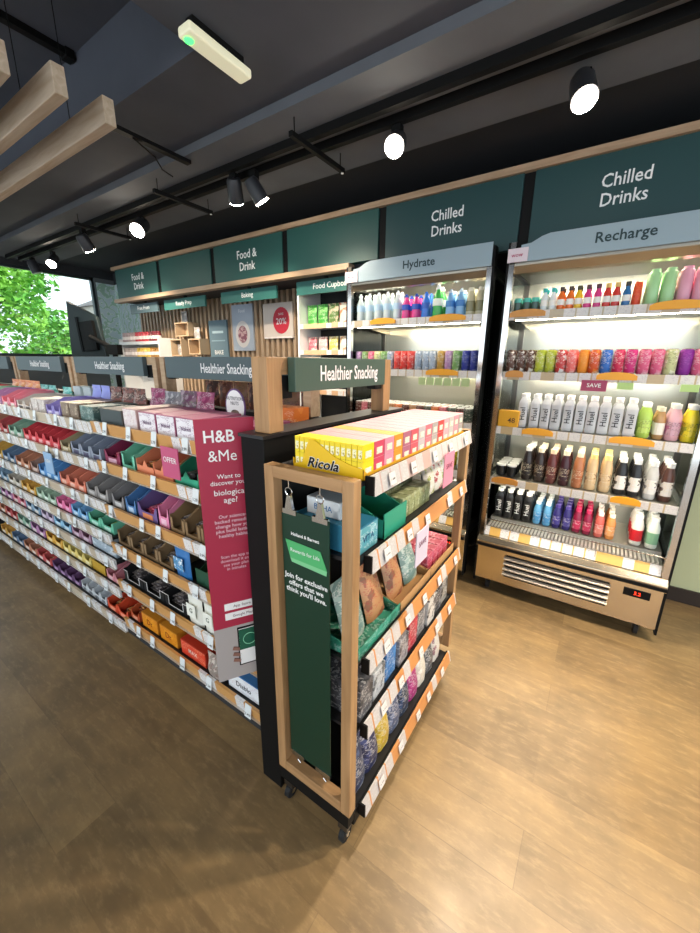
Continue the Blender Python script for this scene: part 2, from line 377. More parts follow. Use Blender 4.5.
RSH = [('top', 1.842), ('second', 1.502), ('third', 1.167), ('fourth', .832), ('bottom', .505)]
def cooler(x0, title, lbl, ttx):
    x1 = x0+1.02; W = 1.02; Y0, Y1 = 2.50, 3.08
    r = empty('drinks_cooler', (x0, Y0, 0)); tag(r, lbl, 'fridge', 'steel open drinks coolers')
    D = Y1-Y0
    MB().box(0, W, 0, D, .09, .345, STEEL).build('lower_cabinet', r, bevel=.004)
    g = MB(); g.box(.19, .77, -.012, -.001, .155, .305, BLACK)
    for k in range(4): g.prism([(-.024, .168+k*.038), (-.012, .182+k*.038), (-.012, .190+k*.038), (-.028, .176+k*.038)], .18, .775, mat('#b8b0a2', .4, .7))
    g.build('vent_grille', r)
    c = MB(); c.box(.84, .965, -.004, -.001, .262, .308, BLACK); c.build('controller', r)
    d = MB(); d.text('3.2', .028, (.905, -.005, .285), FY, led_mat('#ff3518', 2.5)); d.build('red_display', bpy.data.objects[c and r.children[-1].name] if r.children else r)
    MB().prism([(-.03, .345), (.05, .345), (.05, .415), (0, .415), (-.03, .385)], -.004, W+.004, STEEL).build('bumper_ledge', r, bevel=.003)
    MB().box(-.002, W+.002, -.036, -.0305, .352, .372, BLACK).build('bumper_strip', r)
    rl = MB(); rl.prism([(.012, .418), (.017, .418), (.045, .468), (.04, .468)], .03, W-.03, rail_mat('X', '#e2b463', thr=.5)); rl.build('price_rail', r)
    dk = MB(); dk.box(.03, W-.03, .045, D-.02, .44, .472, mat('#8e8b84', .4, .7))
    for k in range(46): dk.box(.04+k*.0205, .05+k*.0205, .05, .16, .472, .482, mat('#d9d6cf', .35, .5))
    dk.box(.03, W-.03, .16, D-.02, .472, .50, mat('#a9a69e', .4, .6)); dk.build('deck', r)
    gd = MB().tube([(.03, .02, .53), (W-.03, .02, .53)], .0035, CHROME)
    for q in (.03, W*.66, W-.03): gd.tube([(q, .02, .44), (q, .02, .53)], .003, CHROME)
    gd.build('wire_guard', r)
    BK = mat('#d4d3c4', .22, .55)
    MB().box(.02, W-.02, D-.03, D, .345, 2.12, BK).build('back_panel', r)
    for s, xa in ((0, 0), (1, W)):
        p = MB(); q = .018 if s == 0 else -.018
        a, b = sorted((xa, xa+q*1.6))
        p.box(a, b, 0, .035, .345, 2.21, CHROME); p.box(a, b, D-.04, D, .345, 2.12, DSTEEL); p.box(a, b, .035, D-.04, .345, .42, DSTEEL); p.box(a, b, .035, D-.04, 2.07, 2.12, DSTEEL)
        a2, b2 = sorted((xa-.012 if s == 0 else xa+.012, xa)); p.box(a2, b2, .0, D, .06, 2.21, BLACK if True else 0)
        if s == 1 or s == 0:
            # the outer skin is black only on the posts, the middle is glazed
            p.v = p.v[:-8]; p.f = p.f[:-6]; p.m = p.m[:-6]
            p.box(a2, b2, 0, .06, .06, 2.21, BLACK); p.box(a2, b2, D-.06, D, .06, 2.21, BLACK)
        p.build('side_frame', r)
        a3, b3 = sorted((xa+q*.4, xa+q*.65)); MB().box(a3, b3, .035, D-.04, .42, 2.07, glass_mat('side_glass')).build('side_glass', r)
    cp = MB(); cp.prism([(.05, 2.10), (.06, 2.075), (.16, 2.075), (D, 2.075), (D, 2.12), (.05, 2.12)], .03, W-.03, mat('#a9a498', .3, .9)); cp.build('canopy', r, bevel=.003)
    MB().tube([(.04, .05, 2.07), (W-.04, .05, 2.07)], .010, mat('#bdb8ab', .4, .6)).build('night_blind_roll', r)
    MB().prism([(.0, 2.12), (.0, 2.085), (.03, 2.05), (.075, 2.045), (.075, 2.052), (.035, 2.058), (.012, 2.09), (.012, 2.12)], .03, W-.03, mat('#a9a498', .3, .9)).build('hood_lip', r)
    MB().box(.05, W-.05, .10, .13, 2.062, 2.074, led_mat('#fff4dc', 26.)).build('light_strip', r)
    # header
    hs = MB(); hs.prism([(.13, 2.10), (W, 2.10), (W, 2.225), (.20, 2.225), (.16, 2.215), (.13, 2.20), (.11, 2.19), (.06, 2.185), (.06, 2.10)], -.022, -.012, mat('#8fa3ad', .35), axis='y')
    ho = hs.build('header_board', r)
    MB().text(title, .068, (ttx, -.0235, 2.166), FY, mat('#123338', .5), bold=.015).build('lettering', ho)
    st = MB().box(-.005, .10, -.030, -.024, 2.10, 2.17, mat('#d9ccd3', .5)); st.text('wow', .03, (.045, -.032, 2.135), FY, mat('#b0305a', .5)); st.build('sticker', ho)
    for k, (nm, z) in enumerate(RSH[:4]):
        s = MB().box(.032, W-.032, .02, D-.035, z-.022, z-.002, mat('#a5a29a', .35, .8)).build('shelf', r)
        MB().box(.032, W-.032, .004, .012, z-.045, z+.002, rail_mat('X', '#b9a480' if k else '#b5a88f', tick='#d3d0cc', thr=.35)).build('price_rail', s)
        MB().box(.06, W-.06, .05, .075, z-.044, z-.0225, led_mat('#fff4dc', 20.)).build('light_strip', s)
        for q in (.06, W-.06):
            MB().prism([(.03, z-.023), (D-.04, z-.023), (D-.04, z-.06), (D-.10, z-.06)], q-.002, q+.002, STEEL).build('shelf_bracket', s)
    for q in (.08, W-.08):
        for y in (.06, D-.08):
            c = MB(); c.lathe([(.03, -.012), (.034, -.01), (.034, .01), (.03, .012)], RUB, 14, (q, y, .034), M=Matrix.Rotation(PI/2, 4, 'Y')); c.box(q-.02, q+.02, y-.02, y+.02, .068, .09, DSTEEL); c.box(q-.017, q-.014, y-.012, y+.012, .03, .07, DSTEEL); c.box(q+.014, q+.017, y-.012, y+.012, .03, .07, DSTEEL)
            c.build('caster', r)
    return r
RC = cooler(-.575, 'Recharge', 'steel open-front drinks cooler with Recharge header beside the green wall', .535)
HC = cooler(-1.69, 'Hydrate', 'steel open-front drinks cooler with Hydrate header behind the snack gondola', .56)

def talker(r, x, z, w, c='#e8a21c'):
    n = 12; p = [(x-w/2, z-.03)] + [(x-w/2+w*i/n, z-.008+.019*math.sin(PI*i/n)**.5) for i in range(n+1)] + [(x+w/2, z-.03)]
    MB().prism(p, -.008, .003, mat(c, .4), axis='y').build('shelf_talker', r)
for a, z, w in ((.13, 1.842, .19), (.80, 1.842, .22), (.10, 1.502, .10), (.61, 1.502, .18), (.27, 1.167, .17), (.73, 1.167, .2), (.12, .832, .16), (.76, .832, .14)): talker(RC, a, z, w, '#e8a21c' if a > .14 else '#c98a3a')
for a, z, w in ((.30, 1.842, .20), (.77, 1.842, .24), (.76, 1.502, .22)): talker(HC, a, z, w)
tk = MB().box(.455, .575, -.012, -.006, 1.41, 1.468, mat('#a03a5c', .5)); tk.text('SAVE', .03, (.515, -.0135, 1.44), FY, WHITE); tk.build('pink_ticket', RC)
for a in (.62, .88): MB().box(a, a+.07, -.006, .002, 1.425, 1.46, mat('#a8c77c', .5)).build('green_ticket', RC)
for k in range(6): MB().box(.60+.06*k, .65+.06*k, -.006, .002, 1.405, 1.455, mat('#a9bd86', .5)).build('green_ticket', HC)

def stock(cool, cname, si, items, rows, dy=.07, y0=2.575, dz=.001):
    nm, z = RSH[si]
    for j in range(rows):
        for i, (x, key, bld, desc, cat) in enumerate(items):
            rown = ['front', 'second', 'third', 'fourth'][j]
            place(key, bld, (x + random.uniform(-.002, .002), y0 + j*dy + random.uniform(-.003, .003), z+dz), random.uniform(-.12, .12),
                  f'{desc}, {ORD[i]} from left, {rown} row, {nm} shelf, {cname} cooler', cat, f'drinks on the {nm} shelf of the {cname} cooler')
B = lambda key, b, d, cat='bottle': (key, b, d, cat)
def seq(xs, specs): return [(x,) + s for x, s in zip(xs, specs)]
tq = B('jar', bottle('smoothie_jar', [(.018, 0), (.02, .006), (.02, .055)], mat('#35544a', .3), cl('#49b7a4'), [(.0205, .055), (.0205, .078)]), 'dark jar with turquoise cap')
def shB(k, c, cap, d): return B('shot'+k, shot(cl(c), cl(cap)), d)
tea = shB('w', '#dfe7e6', '#2fa7a7', 'white shot bottle with teal cap'); orn = shB('o', '#e8702a', '#3d2b22', 'orange shot bottle'); yel = shB('y', '#efc22e', '#3d3a22', 'yellow shot bottle')
pnk = shB('p', '#dd3f86', '#4a2030', 'pink shot bottle'); rd = shB('r', '#cf3a32', '#cfae66', 'red shot bottle'); blu = shB('b', '#2c6fa8', '#2a2a2a', 'blue shot bottle')
def cn(k, c1, c2, d, c3='#f4f0ea', h=.125, r=.026): return B('can'+k, can(printed(c1, c2, c3, 30), h=h, r=r), d, 'can')
fg = B('flg', flask(cl('#a8d79a')), 'tall pale green bottle'); fp = B('flp', flask(cl('#e3a0b4')), 'tall pink bottle'); fo = B('flo', flask(cl('#f0a884')), 'tall peach bottle')
oc = cn('oc', '#e2491c', '#e2491c', 'slim orange can', '#f08040', .115, .019); gc = cn('gc', '#187a44', '#187a44', 'slim green can', '#39a060', .115, .019)
stock(RC, 'Recharge', 0, seq([-.515, -.465, -.42, -.375, -.332, -.289, -.246, -.203, -.160, -.117, -.074, -.031, .012, .056, .115, .178, .240, .302, .364],
      [tq, tq, tq, tea, tea, orn, orn, yel, pnk, pnk, rd, rd, blu, oc, fg, fg, fp, fp, fo]), 2, .062)
brw = cn('brw', '#5b3420', '#e8e2d8', 'brown and white can'); lim = cn('lim', '#b9c23a', '#a4b030', 'lime green can'); rw = cn('rw', '#c93b3b', '#efe8e4', 'red and white can'); cor = cn('cor', '#ef6f6a', '#f3908a', 'coral can')
org = cn('org', '#f0932a', '#f0932a', 'orange can', '#f6b45c'); orr = cn('orr', '#d9541e', '#e2862c', 'orange red can'); blc = cn('blc', '#2a6cc4', '#2a6cc4', 'bright blue can'); mgr = cn('mgr', '#cf2450', '#d93a68', 'crimson can')
mag = cn('mag', '#d12a7a', '#d12a7a', 'magenta can'); pk = cn('pk', '#dd5d86', '#e58aa4', 'pink can'); crm = cn('crm', '#cfd39a', '#e9ead0', 'cream and green can', '#3c4a2a'); pur = cn('pur', '#8d2a9a', '#8d2a9a', 'purple can', '#c060c8')
stock(RC, 'Recharge', 1, seq([-.52, -.463, -.408, -.353, -.298, -.243, -.188, -.133, -.078, -.023, .032, .087, .142, .197, .252, .309, .364], [brw, brw, brw, lim, lim, rw, cor, org, orr, blc, mgr, mag, pk, pk, crm, pur, pk]), 2, .06)
hu = B('huw', huel(cl('#c6c8cb'), BLACK), 'silver meal drink bottle'); hb = B('hub', huel(mat('#17181a', .3), WHITE), 'black meal drink bottle')
ljb = B('ljb', juice(cl('#a9c95a'), WHITE, printed('#b9d46a', '#8fb446', '#2b3a18'), .19, .031), 'lime green juice bottle'); pjb = B('pjb', juice(cl('#d9a9b4'), WHITE, printed('#caa0b0', '#b0628a', '#3a1830'), .19, .031), 'pale pink juice bottle')
yjb = B('yjb', juice(cl('#e8d532'), WHITE, printed('#e8d532', '#9aa02a', '#3a3a18'), .19, .031), 'bright yellow juice bottle'); bjb = B('bjb', juice(cl('#b08a5c'), CREAM, LAB, .17, .025), 'light brown bottle')
stock(RC, 'Recharge', 2, seq([-.410, -.345, -.285, -.225, -.165, -.105, -.045, .015, .075, .135, .20, .262, .322, .39], [hu]*10 + [ljb, bjb, pjb, yjb]), 2, .07, 2.58)
def j4(k, c, cap, l1, l2, d): return B('j4'+k, juice(mat(c, .3), mat(cap, .4), printed(l1, l2, '#e9dcc0'), .215, .029), d)
cb = '#efe6cc'
d1 = j4('a', '#241a18', '#f3f1ec', '#1b1413', '#3b2a22', 'black coffee bottle with white cap'); d2 = j4('b', '#2a1c18', cb, '#2b1c16', '#6b4c36', 'dark brown coffee bottle'); d3 = j4('c', '#5e2a28', '#e8cfae', '#5e2a28', '#8e4a3a', 'reddish brown shake bottle')
d4 = j4('d', '#3a1720', cb, '#32131c', '#7a5a4a', 'maroon shake bottle with cream cap'); d5 = j4('e', '#b0714a', cb, '#a8643e', '#c98a60', 'copper shake bottle'); d6 = j4('f', '#d8b98c', '#efdc90', '#d5b88e', '#8a6a4a', 'beige shake bottle with yellow cap')
d7 = j4('g', '#1f1f21', '#f2f2f0', '#e9e8e4', '#1c1c1e', 'black and white milk bottle'); d8 = j4('h', '#c9c9c6', '#f3f3f1', '#e6e6e2', '#77787a', 'silver milk bottle with white cap'); d9 = j4('i', '#5a3a30', '#f3f3f1', '#e6e2dc', '#4a2e26', 'brown milk bottle with white label')
dj = B('dj', bottle('yoghurt_pot', [(.02, 0), (.026, .005), (.03, .07)], mat('#1c1d1e', .3), WHITE, [(.031, .07), (.031, .08)]), 'small black pot with white lid', 'pot')
stock(RC, 'Recharge', 3, seq([-.50, -.435, -.345, -.275, -.205, -.135, -.065, .005, .075, .145, .215, .285, .355], [dj, dj, d1, d2, d3, d4, d5, d6, d6, d7, d7, d8, d9]), 4, .064, 2.58)
def cl5(k, c, l1, cap, d, h=.16): return B('c5'+k, juice(mat(c, .25), mat(cap, .35), printed(l1, c, '#e8e8ea'), h, .025), d)
e1 = cl5('b', '#5d9ac4', '#3f86bb', '#eef2f2', 'pale blue drink bottle'); e2 = cl5('n', '#2a2464', '#352c7c', '#4a3d8c', 'navy purple drink bottle'); e3 = cl5('m', '#7a1638', '#b0224e', '#c02a58', 'dark red drink bottle')
e4 = cl5('s', '#c05c54', '#d07a70', '#f1e6e2', 'salmon juice bottle'); e5 = cl5('o', '#d08a4c', '#dfa066', '#f3ead8', 'orange juice bottle')
e6 = B('e6', juice(mat('#dfdad2', .3), WHITE, mat('#c8202c', .35), .19, .031), 'white bottle with red band'); e7 = B('e7', juice(mat('#e2e6dc', .3), WHITE, mat('#88b894', .35), .19, .031), 'white bottle with green band')
stock(RC, 'Recharge', 4, seq([-.505, -.443, -.381, -.319, -.257, -.199, -.141, -.083, -.025, .033, .095, .153, .285, .36], [hb]*4 + [e1, e1, e2, e2, e3, e3, e4, e5, e6, e7]), 4, .066, 2.695)

wt = B('wt', water(CLEAR, cl('#e6eef2'), cl('#a9c4d8')), 'clear water bottle'); wp = B('wp', water(cl('#d23c86'), cl('#3049a8'), cl('#2f4bb0'), .16), 'pink and blue sports bottle'); wb = B('wb', water(cl('#2f6fcf'), cl('#2f6fcf'), cl('#2558b8'), .165), 'blue sports bottle')
wg = B('wg', water(cl('#3da84a'), WHITE, cl('#e8efe0'), .198, .034), 'large green water bottle with white cap'); wl = B('wl', water(cl('#7fb2dd'), cl('#d8e6f2'), cl('#3f7fc4'), .165), 'pale blue water bottle'); wc = B('wc', juice(cl('#cdc6a4'), cl('#e8e2cc'), cl('#8a8660'), .165, .027), 'cream drink bottle')
stock(HC, 'Hydrate', 0, seq([-1.62, -1.545, -1.47, -1.395, -1.32, -1.245, -1.175, -1.10, -1.02, -.93, -.865, -.80, -.74], [wt]*5 + [wp, wp, wb, wg, wl, wl, wc, wc]), 2, .075)
ra = cn('ra', '#d23a34', '#d9524a', 'red can'); gw = cn('gw', '#9fb0c4', '#dfe4ea', 'grey and white can', '#56303c'); gd_ = cn('gd', '#b08a3a', '#c4a04a', 'gold can'); lil = cn('lil', '#a880b0', '#c4a0c0', 'lilac can'); grn = cn('grn', '#6f9a58', '#88b070', 'green can'); nvy = cn('nvy', '#1f2f8a', '#1f2f8a', 'navy blue can', '#b8bce0')
stock(HC, 'Hydrate', 1, seq([-1.63, -1.575, -1.52, -1.465, -1.41, -1.355, -1.30, -1.245, -1.19, -1.135, -1.08, -1.025, -.97, -.915, -.86, -.80, -.745], [lil, grn, pk, crm, grn, gw, ra, ra, ra, gw, gw, gw, gd_, lil, grn, nvy, nvy]), 2, .06)
def ct(k, c, d, top=WHITE): return B('ct'+k, cart(printed(c, c, '#efe6da', 34), top), d, 'carton')
c1, c2, c3, c4, c5 = ct('a', '#5a2c20', 'dark brown carton with white lid'), ct('b', '#d8742c', 'orange carton with white lid'), ct('c', '#b08050', 'tan carton with white lid'), ct('d', '#3c4a3e', 'dark green carton with white lid'), ct('e', '#c76a78', 'rose carton with white lid')
stock(HC, 'Hydrate', 2, seq([-1.62+.058*i for i in range(16)], [c1, c5, c1, c3, c1, c3, c2, c1, c3, c1, c4, c2, c5, c4, c1, c4]), 3, .085, 2.585)
stock(HC, 'Hydrate', 3, seq([-1.60+.075*i for i in range(12)], [d2, d3, d5, d6, d1, d4, d7, d8, d2, d6, yjb, d8]), 2, .08, 2.585)
stock(HC, 'Hydrate', 4, seq([-1.60+.075*i for i in range(12)], [e1, e3, e5, e7, e6, e4, e3, e5, e6, e3, e7, e1]), 2, .085, 2.70)
# yellow multipack carton on the third shelf
def offer():
    o = MB().box(-.06, .06, -.03, .03, 0, .10, mat('#d9a01e', .5)).build('offer_carton', bevel=.002)
    MB().text('48', .045, (.02, -.032, .04), FY, mat('#5a3a1a')).build('lettering', o); return o
place('offer', offer, (-.482, 2.545, 1.168), 0, 'yellow offer carton printed 48 beside the silver meal drink bottles', 'carton')

# ------------------------------------------------------------------ gondola with snacks
GJ = [-.945, -2.01, -3.07, -4.13, -5.19]
LV = [[1.27, 1.08, .85, .642, .425, .19], [1.262, 1.068, .855, .675, .53, .36, .14], [1.262, 1.068, .855, .675, .53, .36, .14], [1.262, 1.068, .855, .675, .53, .36, .14]]
BN = ['near', 'middle', 'far', 'farthest']
LN = ['top', 'second', 'third', 'fourth', 'fifth', 'sixth', 'bottom']
YF = .80
def lname(bay, k): return 'bottom' if k == len(LV[bay])-1 else LN[k]
for b in range(4):
    x1, x0 = GJ[b]-.003, GJ[b+1]+.003; xc = (x0+x1)/2; w = (x1-x0)/2
    r = empty('gondola_bay', (xc, 1.2, 0)); tag(r, 'near bay of the black snack gondola, right beside the tall red banner', 'shelving', 'bays of the snack gondola')
    if b: r['label'] = ['', 'middle bay of the snack gondola, under the second Healthier Snacking sign', 'far bay of the snack gondola, under the smallest Healthier Snacking sign', 'last bay of the snack gondola, closest to the window'][b]
    MB().box(-w, w, -.03, .03, .02, 1.33, BLACKM).build('back_panel', r)
    MB().box(-w, w, -.34, .36, 0, .075, mat('#2b2c2e', .6)).build('plinth', r)
    for s in (-w, w-.012): MB().box(s, s+.012, -.07, -.03, .075, 1.33, BLACK).build('upright', r)
    rb = '#cf9a5c' if b == 0 else '#c4b49c'  # farther bays paler: daylight glare put into the strip colour
    for k, z in enumerate(LV[b]):
        s = MB().box(-w+.002, w-.002, -.385, -.031, z-.03, z-.014, SHELF).build('shelf', r)
        MB().prism([(-.392, z-.052), (-.386, z-.052), (-.386, z), (-.399, z)], -w, w, rail_mat('X', rb, thr=.72 if b == 0 else .5)).build('price_rail', s)
        MB().box(-w, w, -.4, -.386, z-.056, z-.052, mat('#cfcac2', .3, .6)).build('rail_lip', s)
        if b < 3:
            n = 5 if b == 0 else 4
            for q in range(n):
                xx = -w + (q+.5+random.uniform(-.25, .25))*2*w/n
                t = MB(); t.boxT(Matrix.Translation((xx, -.403, z-.022)) @ Matrix.Rotation(-.15, 4, 'X'), .036, .002, .058, mat('#e3e9ea', .3))
                t.text('%d.%02d' % (random.randint(1, 3), random.choice((29, 49, 79, 99))), .018, (xx, -.4075, z-.035), FY, mat('#2a2a2a'))
                t.build('price_ticket', s)
    for z in (1.262, .93, .60, .25):
        MB().box(-w+.002, w-.002, .031, .38, z-.03, z-.014, SHELF).build('shelf', r)
        MB().box(-w, w, .381, .387, z-.045, z, rail_mat('X', '#cf9a5c')).build('price_rail', [c for c in r.children if c.name.startswith('shelf')][-1])
    # header sign with two posts
    h = empty('snack_header_sign', (xc, 1.2, 1.335)); tag(h, ['grey Healthier Snacking sign over the near bay, beside the timber posts', 'grey Healthier Snacking sign in the middle of the gondola', 'smallest readable grey Healthier Snacking sign, left along the gondola', 'cut-off dark sign at the far end of the gondola'][b], 'sign', 'Healthier Snacking signs on posts')
    a, c = -w+.09, w-.12
    MB().box(a, c, -.045, -.02, .128, .232, GREY).build('sign_board', h, bevel=.002)
    MB().text('Healthier Snacking', .062, ((a+c)/2+.045, -.046, .178), FY, WHITE, sx=.76, bold=.012).build('lettering', h)
    for s in (-1, 1):
        px = -w+.035 if s < 0 else w-.035
        MB().box(px-.02, px+.02, -.03, .03, 0, .232, PINE).build('post', h, bevel=.002)
        p0, p1 = sorted((px+.02*(-s), (a if s < 0 else c)+.02*(-s)))
        MB().box(p0+.0005, p1, -.018, .02, .19, .232, PINE).build('arm', h)
        MB().box(p0+.0005, p1-.005, -.015, .015, .12, .188, BLACK).build('bracket', h)

CA = lambda h, r=.5: mat(h, r)
def tray(key, outer, w, h=.10, style=0, inner=None, d=.30):
    """open display carton: high back, sloping sides, low notched front"""
    inner = inner or outer
    def f():
        t = .003; b = MB()
        b.box(-w/2, w/2, 0, d, 0, t, outer); b.box(-w/2, w/2, d-t, d, t, h, outer)
        for s in (-w/2, w/2-t): b.prism([(0, 0), (d, 0), (d, h), (d*.45, h), (.02, h*.62), (0, h*.62)], s, s+t, outer)
        q = w/2
        if style == 0: p = [(-q, t), (q, t), (q, h*.62), (q*.8, h*.6), (q*.6, h*.32), (-q*.6, h*.32), (-q*.8, h*.6), (-q, h*.62)]
        elif style == 1: p = [(-q, t), (q, t), (q, h*.55), (q*.62, h*.55), (q*.62, h*.12), (-q*.62, h*.12), (-q*.62, h*.55), (-q, h*.55)]
        elif style == 2: p = [(-q, t), (q, t), (q, h*.35), (q*.3, h*.33), (0, h*.62), (-q*.3, h*.33), (-q, h*.35)]
        else: p = [(-q, t), (q, t), (q, h*.8), (-q, h*.8)]
        b.prism(p, 0, t, outer, axis='y')
        o = b.build('display_tray')
        if style == 1:
            l = MB(); l.tube([(-q, -.001, h*.55), (-q*.62, -.001, h*.55), (-q*.62, -.001, h*.14), (q*.62, -.001, h*.14), (q*.62, -.001, h*.55), (q, -.001, h*.55)], .0014, inner, 4); l.build('printed_edge', o)
        if style == 0: MB().box(-q*.5, q*.5, -.0015, -.0002, h*.06, h*.26, inner).build('printed_band', o)
        return o
    return ('tray'+key, f)
def bar_b(c, w):
    def f():
        b = MB(); b.prism([(-w/2, 0), (w/2, 0), (w/2*.9, .010), (w/2*.7, .017), (-w/2*.7, .017), (-w/2*.9, .010)], .012, .128, c, axis='y')
        b.box(-w/2, w/2, 0, .012, .006, .008, c); b.box(-w/2, w/2, .128, .14, .006, .008, c)
        return b.build('snack_bar')
    return f
def carton_b(key, front, w, d, h, text=None, tc=None, side=None, name='snack_carton', ts=.5):
    def f():
        b = MB().box(-w/2, w/2, 0, d, 0, h, side or front); o = b.build(name, bevel=.0015)
        p = MB().box(-w/2+.004, w/2-.004, -.001, .0, .004, h-.004, front)
        if text: p.text(text, h*ts, (0, -.002, h*.5), FY, tc or WHITE)
        p.build('printed_front', o); return o
    return ('box'+key, f)
def pouch_b(key, c, w=.10, h=.16, t=.035, lab=None, name='snack_pouch', text=None):
    def f():
        vs = []; fs = []; nx, nz = 6, 8
        for s in (-1, 1):
            for j in range(nz+1):
                for i in range(nx+1):
                    u = i/nx*2-1; v = j/nz
                    bul = (1-u*u)**.5*(math.sin(PI*min(1, v*1.05+.12)))**.7 if v < .95 else 0
                    bul = max(0, bul) + .04*math.sin(i*2.1+j*1.7)
                    vs.append((u*w/2*(1-.05*math.sin(PI*v)), s*t/2*bul, v*h))
        n = (nx+1)*(nz+1)
        for s in (0, 1):
            for j in range(nz):
                for i in range(nx):
                    a = s*n+j*(nx+1)+i; q = (a, a+1, a+nx+2, a+nx+1); fs.append(q if s == 0 else q[::-1])
        for j in range(nz):
            for i in (0, nx):
                a = j*(nx+1)+i; q = (a, a+nx+1, n+a+nx+1, n+a); fs.append(q if i == 0 else q[::-1])
        for i in range(nx):
            a = i; fs.append((a+1, a, n+a, n+a+1)); a = nz*(nx+1)+i; fs.append((a, a+1, n+a+1, n+a))
        o = MB().add(vs, fs, c).build(name, smooth=True)
        if lab:
            b = MB(); b.box(-w*.3, w*.3, -t*.62, -t*.58, h*.30, h*.70, lab)
            if text: b.text(text, h*.2, (0, -t*.63, h*.5), FY, mat('#2f4a2c'))
            b.build('label', o)
        return o
    return ('pouch'+key, f)
NT = {}
def put(b, k, x, proto, desc, cat, dy=.015, rz=0., grp=None, z=None, tilt=None):
    n = NT.get((b, k), 0); NT[(b, k)] = n+1
    zz = LV[b][k]-.0135 if z is None else z
    return place(proto[0], proto[1], (x, YF+.02+dy, zz), rz, f'{desc}, {ORD[n % 20]} along the {lname(b, k)} shelf of the {BN[b]} bay', cat, grp or f'snacks on the {lname(b, k)} shelf of the {BN[b]} bay', tilt)
BARS = [printed('#7a3b22', '#c9a15c', '#f0e6d0', 60), printed('#b8325a', '#d97a90', '#f0e6d0', 60), printed('#3c6a9a', '#9ac0d8', '#f0e6d0', 60), printed('#4a4648', '#8a8486', '#f0e6d0', 60), printed('#5a7a3a', '#a8c070', '#f0e6d0', 60)]
def run(b, k, x0, x1, n, hexc, cname, style=0, h=.10, inner=None, bar=3, nb=None):
    w = (x1-x0)/n-.004
    T = tray(f'{hexc}{style}{w:.3f}{h}', mat(hexc, .55), w, h, style, mat(inner, .5) if inner else None, d=.215)
    for i in range(n):
        x = x0+(x1-x0)*(i+.5)/n
        o = put(b, k, x, T, f'{cname} display tray', 'display tray')
        idx = NT[(b, k)]-1
        bw = min(w*.8, .05) if w < .11 else w*.42
        kk = ('bar', bar, round(bw, 3))
        for q in range({0: 3, 1: 2, 2: 1, 3: 0}[b] if nb is None else nb):
            xx = x if w < .11 else x+(q % 2-.5)*w*.45
            zz = LV[b][k]-.0135+.0035+(.0185*(q if w < .11 else q//2))
            place(kk, bar_b(BARS[bar], bw), (xx, YF+.06+.004*q, zz), 0, f'wrapped snack bar inside {cname} tray, {ORD[idx]} along {lname(b, k)} shelf, {BN[b]} bay', 'snack bar', f'bars in {ORD[idx]} tray, {lname(b, k)} shelf, {BN[b]} bay')
def cartons(b, k, x0, x1, n, proto, cname, dy=.015, cat='carton'):
    for i in range(n): put(b, k, x0+(x1-x0)*(i+.5)/n, proto, cname, cat, dy=dy)
# near bay (x from -2.00 to -.95)
C = carton_b
g1 = C('g1', mat('#3d4648'), .20, .20, .075, None, None, mat('#57534c')); put(0, 0, -1.87, g1, 'dark grey oats carton', 'carton')
pw = C('pw', printed('#e9dede', '#f1e9e6', '#c9a0a0'), .11, .22, .09, None, None, mat('#c9a8a4')); cartons(0, 0, -1.76, -1.64, 1, pw, 'cream and pink carton')
wp_ = C('wp', printed('#f0ecf0', '#f0ecf0', '#7b3f7a', 22), .125, .215, .085, 'Naked', mat('#5b2a5e'), mat('#a8607e'), ts=.28); cartons(0, 0, -1.63, -1.23, 3, wp_, 'white and purple bar carton')
cartons(0, 0, -1.22, -.96, 2, C('wq', printed('#c8507c', '#efe6ea', '#7b3f7a', 22), .12, .215, .08, None, None, mat('#8f4a68')), 'pink and white carton')
run(0, 1, -1.995, -1.84, 1, '#8f3354', 'dark pink', 0, .10, '#e6b8c8', 1); run(0, 1, -1.83, -1.71, 1, '#7fcfb0', 'mint green', 1, .12, '#4b9a80', 4)
run(0, 1, -1.70, -1.42, 2, '#e58a63', 'orange', 2, .10, None, 0); run(0, 1, -1.41, -1.09, 2, '#3fb48a', 'bright green', 2, .10, None, 3); run(0, 1, -1.08, -.96, 1, '#b9a48c', 'beige', 0, .10, '#efe6d8', 3)
run(0, 2, -1.995, -1.87, 1, '#8f8c8c', 'grey', 0, .11, '#d8d6d4', 3); run(0, 2, -1.86, -1.76, 1, '#4f7fb4', 'blue', 0, .12, '#b9d0e6', 2)
run(0, 2, -1.75, -1.58, 1, '#6f5a90', 'purple', 0, .12, '#e08a5a', 1); run(0, 2, -1.575, -1.49, 1, '#e58ab0', 'tall pink', 0, .15, '#f6c8da', 1)
run(0, 2, -1.485, -.955, 5, '#8f7452', 'kraft brown', 1, .12, '#6f5638', 3)
run(0, 3, -1.995, -1.50, 4, '#8a7152', 'kraft brown', 1, .12, '#6b5336', 3)
put(0, 3, -1.42, pouch_b('bl', mat('#2f6fae', .35), .11, .15, .04, printed('#5a9acc', '#dfe8ee', '#2f4a2c', 60)), 'bright blue pouch', 'pouch')
run(0, 3, -1.34, -1.16, 1, '#1d4a35', 'dark green', 3, .09, None, 4); run(0, 3, -1.15, -.96, 1, '#20302a', 'black green', 0, .10, '#7fae5a', 4)
run(0, 4, -1.995, -1.43, 3, '#17181a', 'black white-edged', 1, .11, '#e8e8e6', 3)
wpch = pouch_b('wg', mat('#dfe0d6', .4), .105, .16, .04, mat('#eef0e6', .4), text='G')
put(0, 4, -1.365, wpch, 'white pouch printed G', 'pouch'); put(0, 4, -1.25, wpch, 'white pouch printed G', 'pouch')
cartons(0, 4, -1.18, -.96, 2, C('dg', mat('#33403a'), .10, .2, .09), 'dark green carton')
run(0, 5, -1.995, -1.90, 1, '#c2552e', 'burnt orange', 0, .09, '#e2a080', 0)
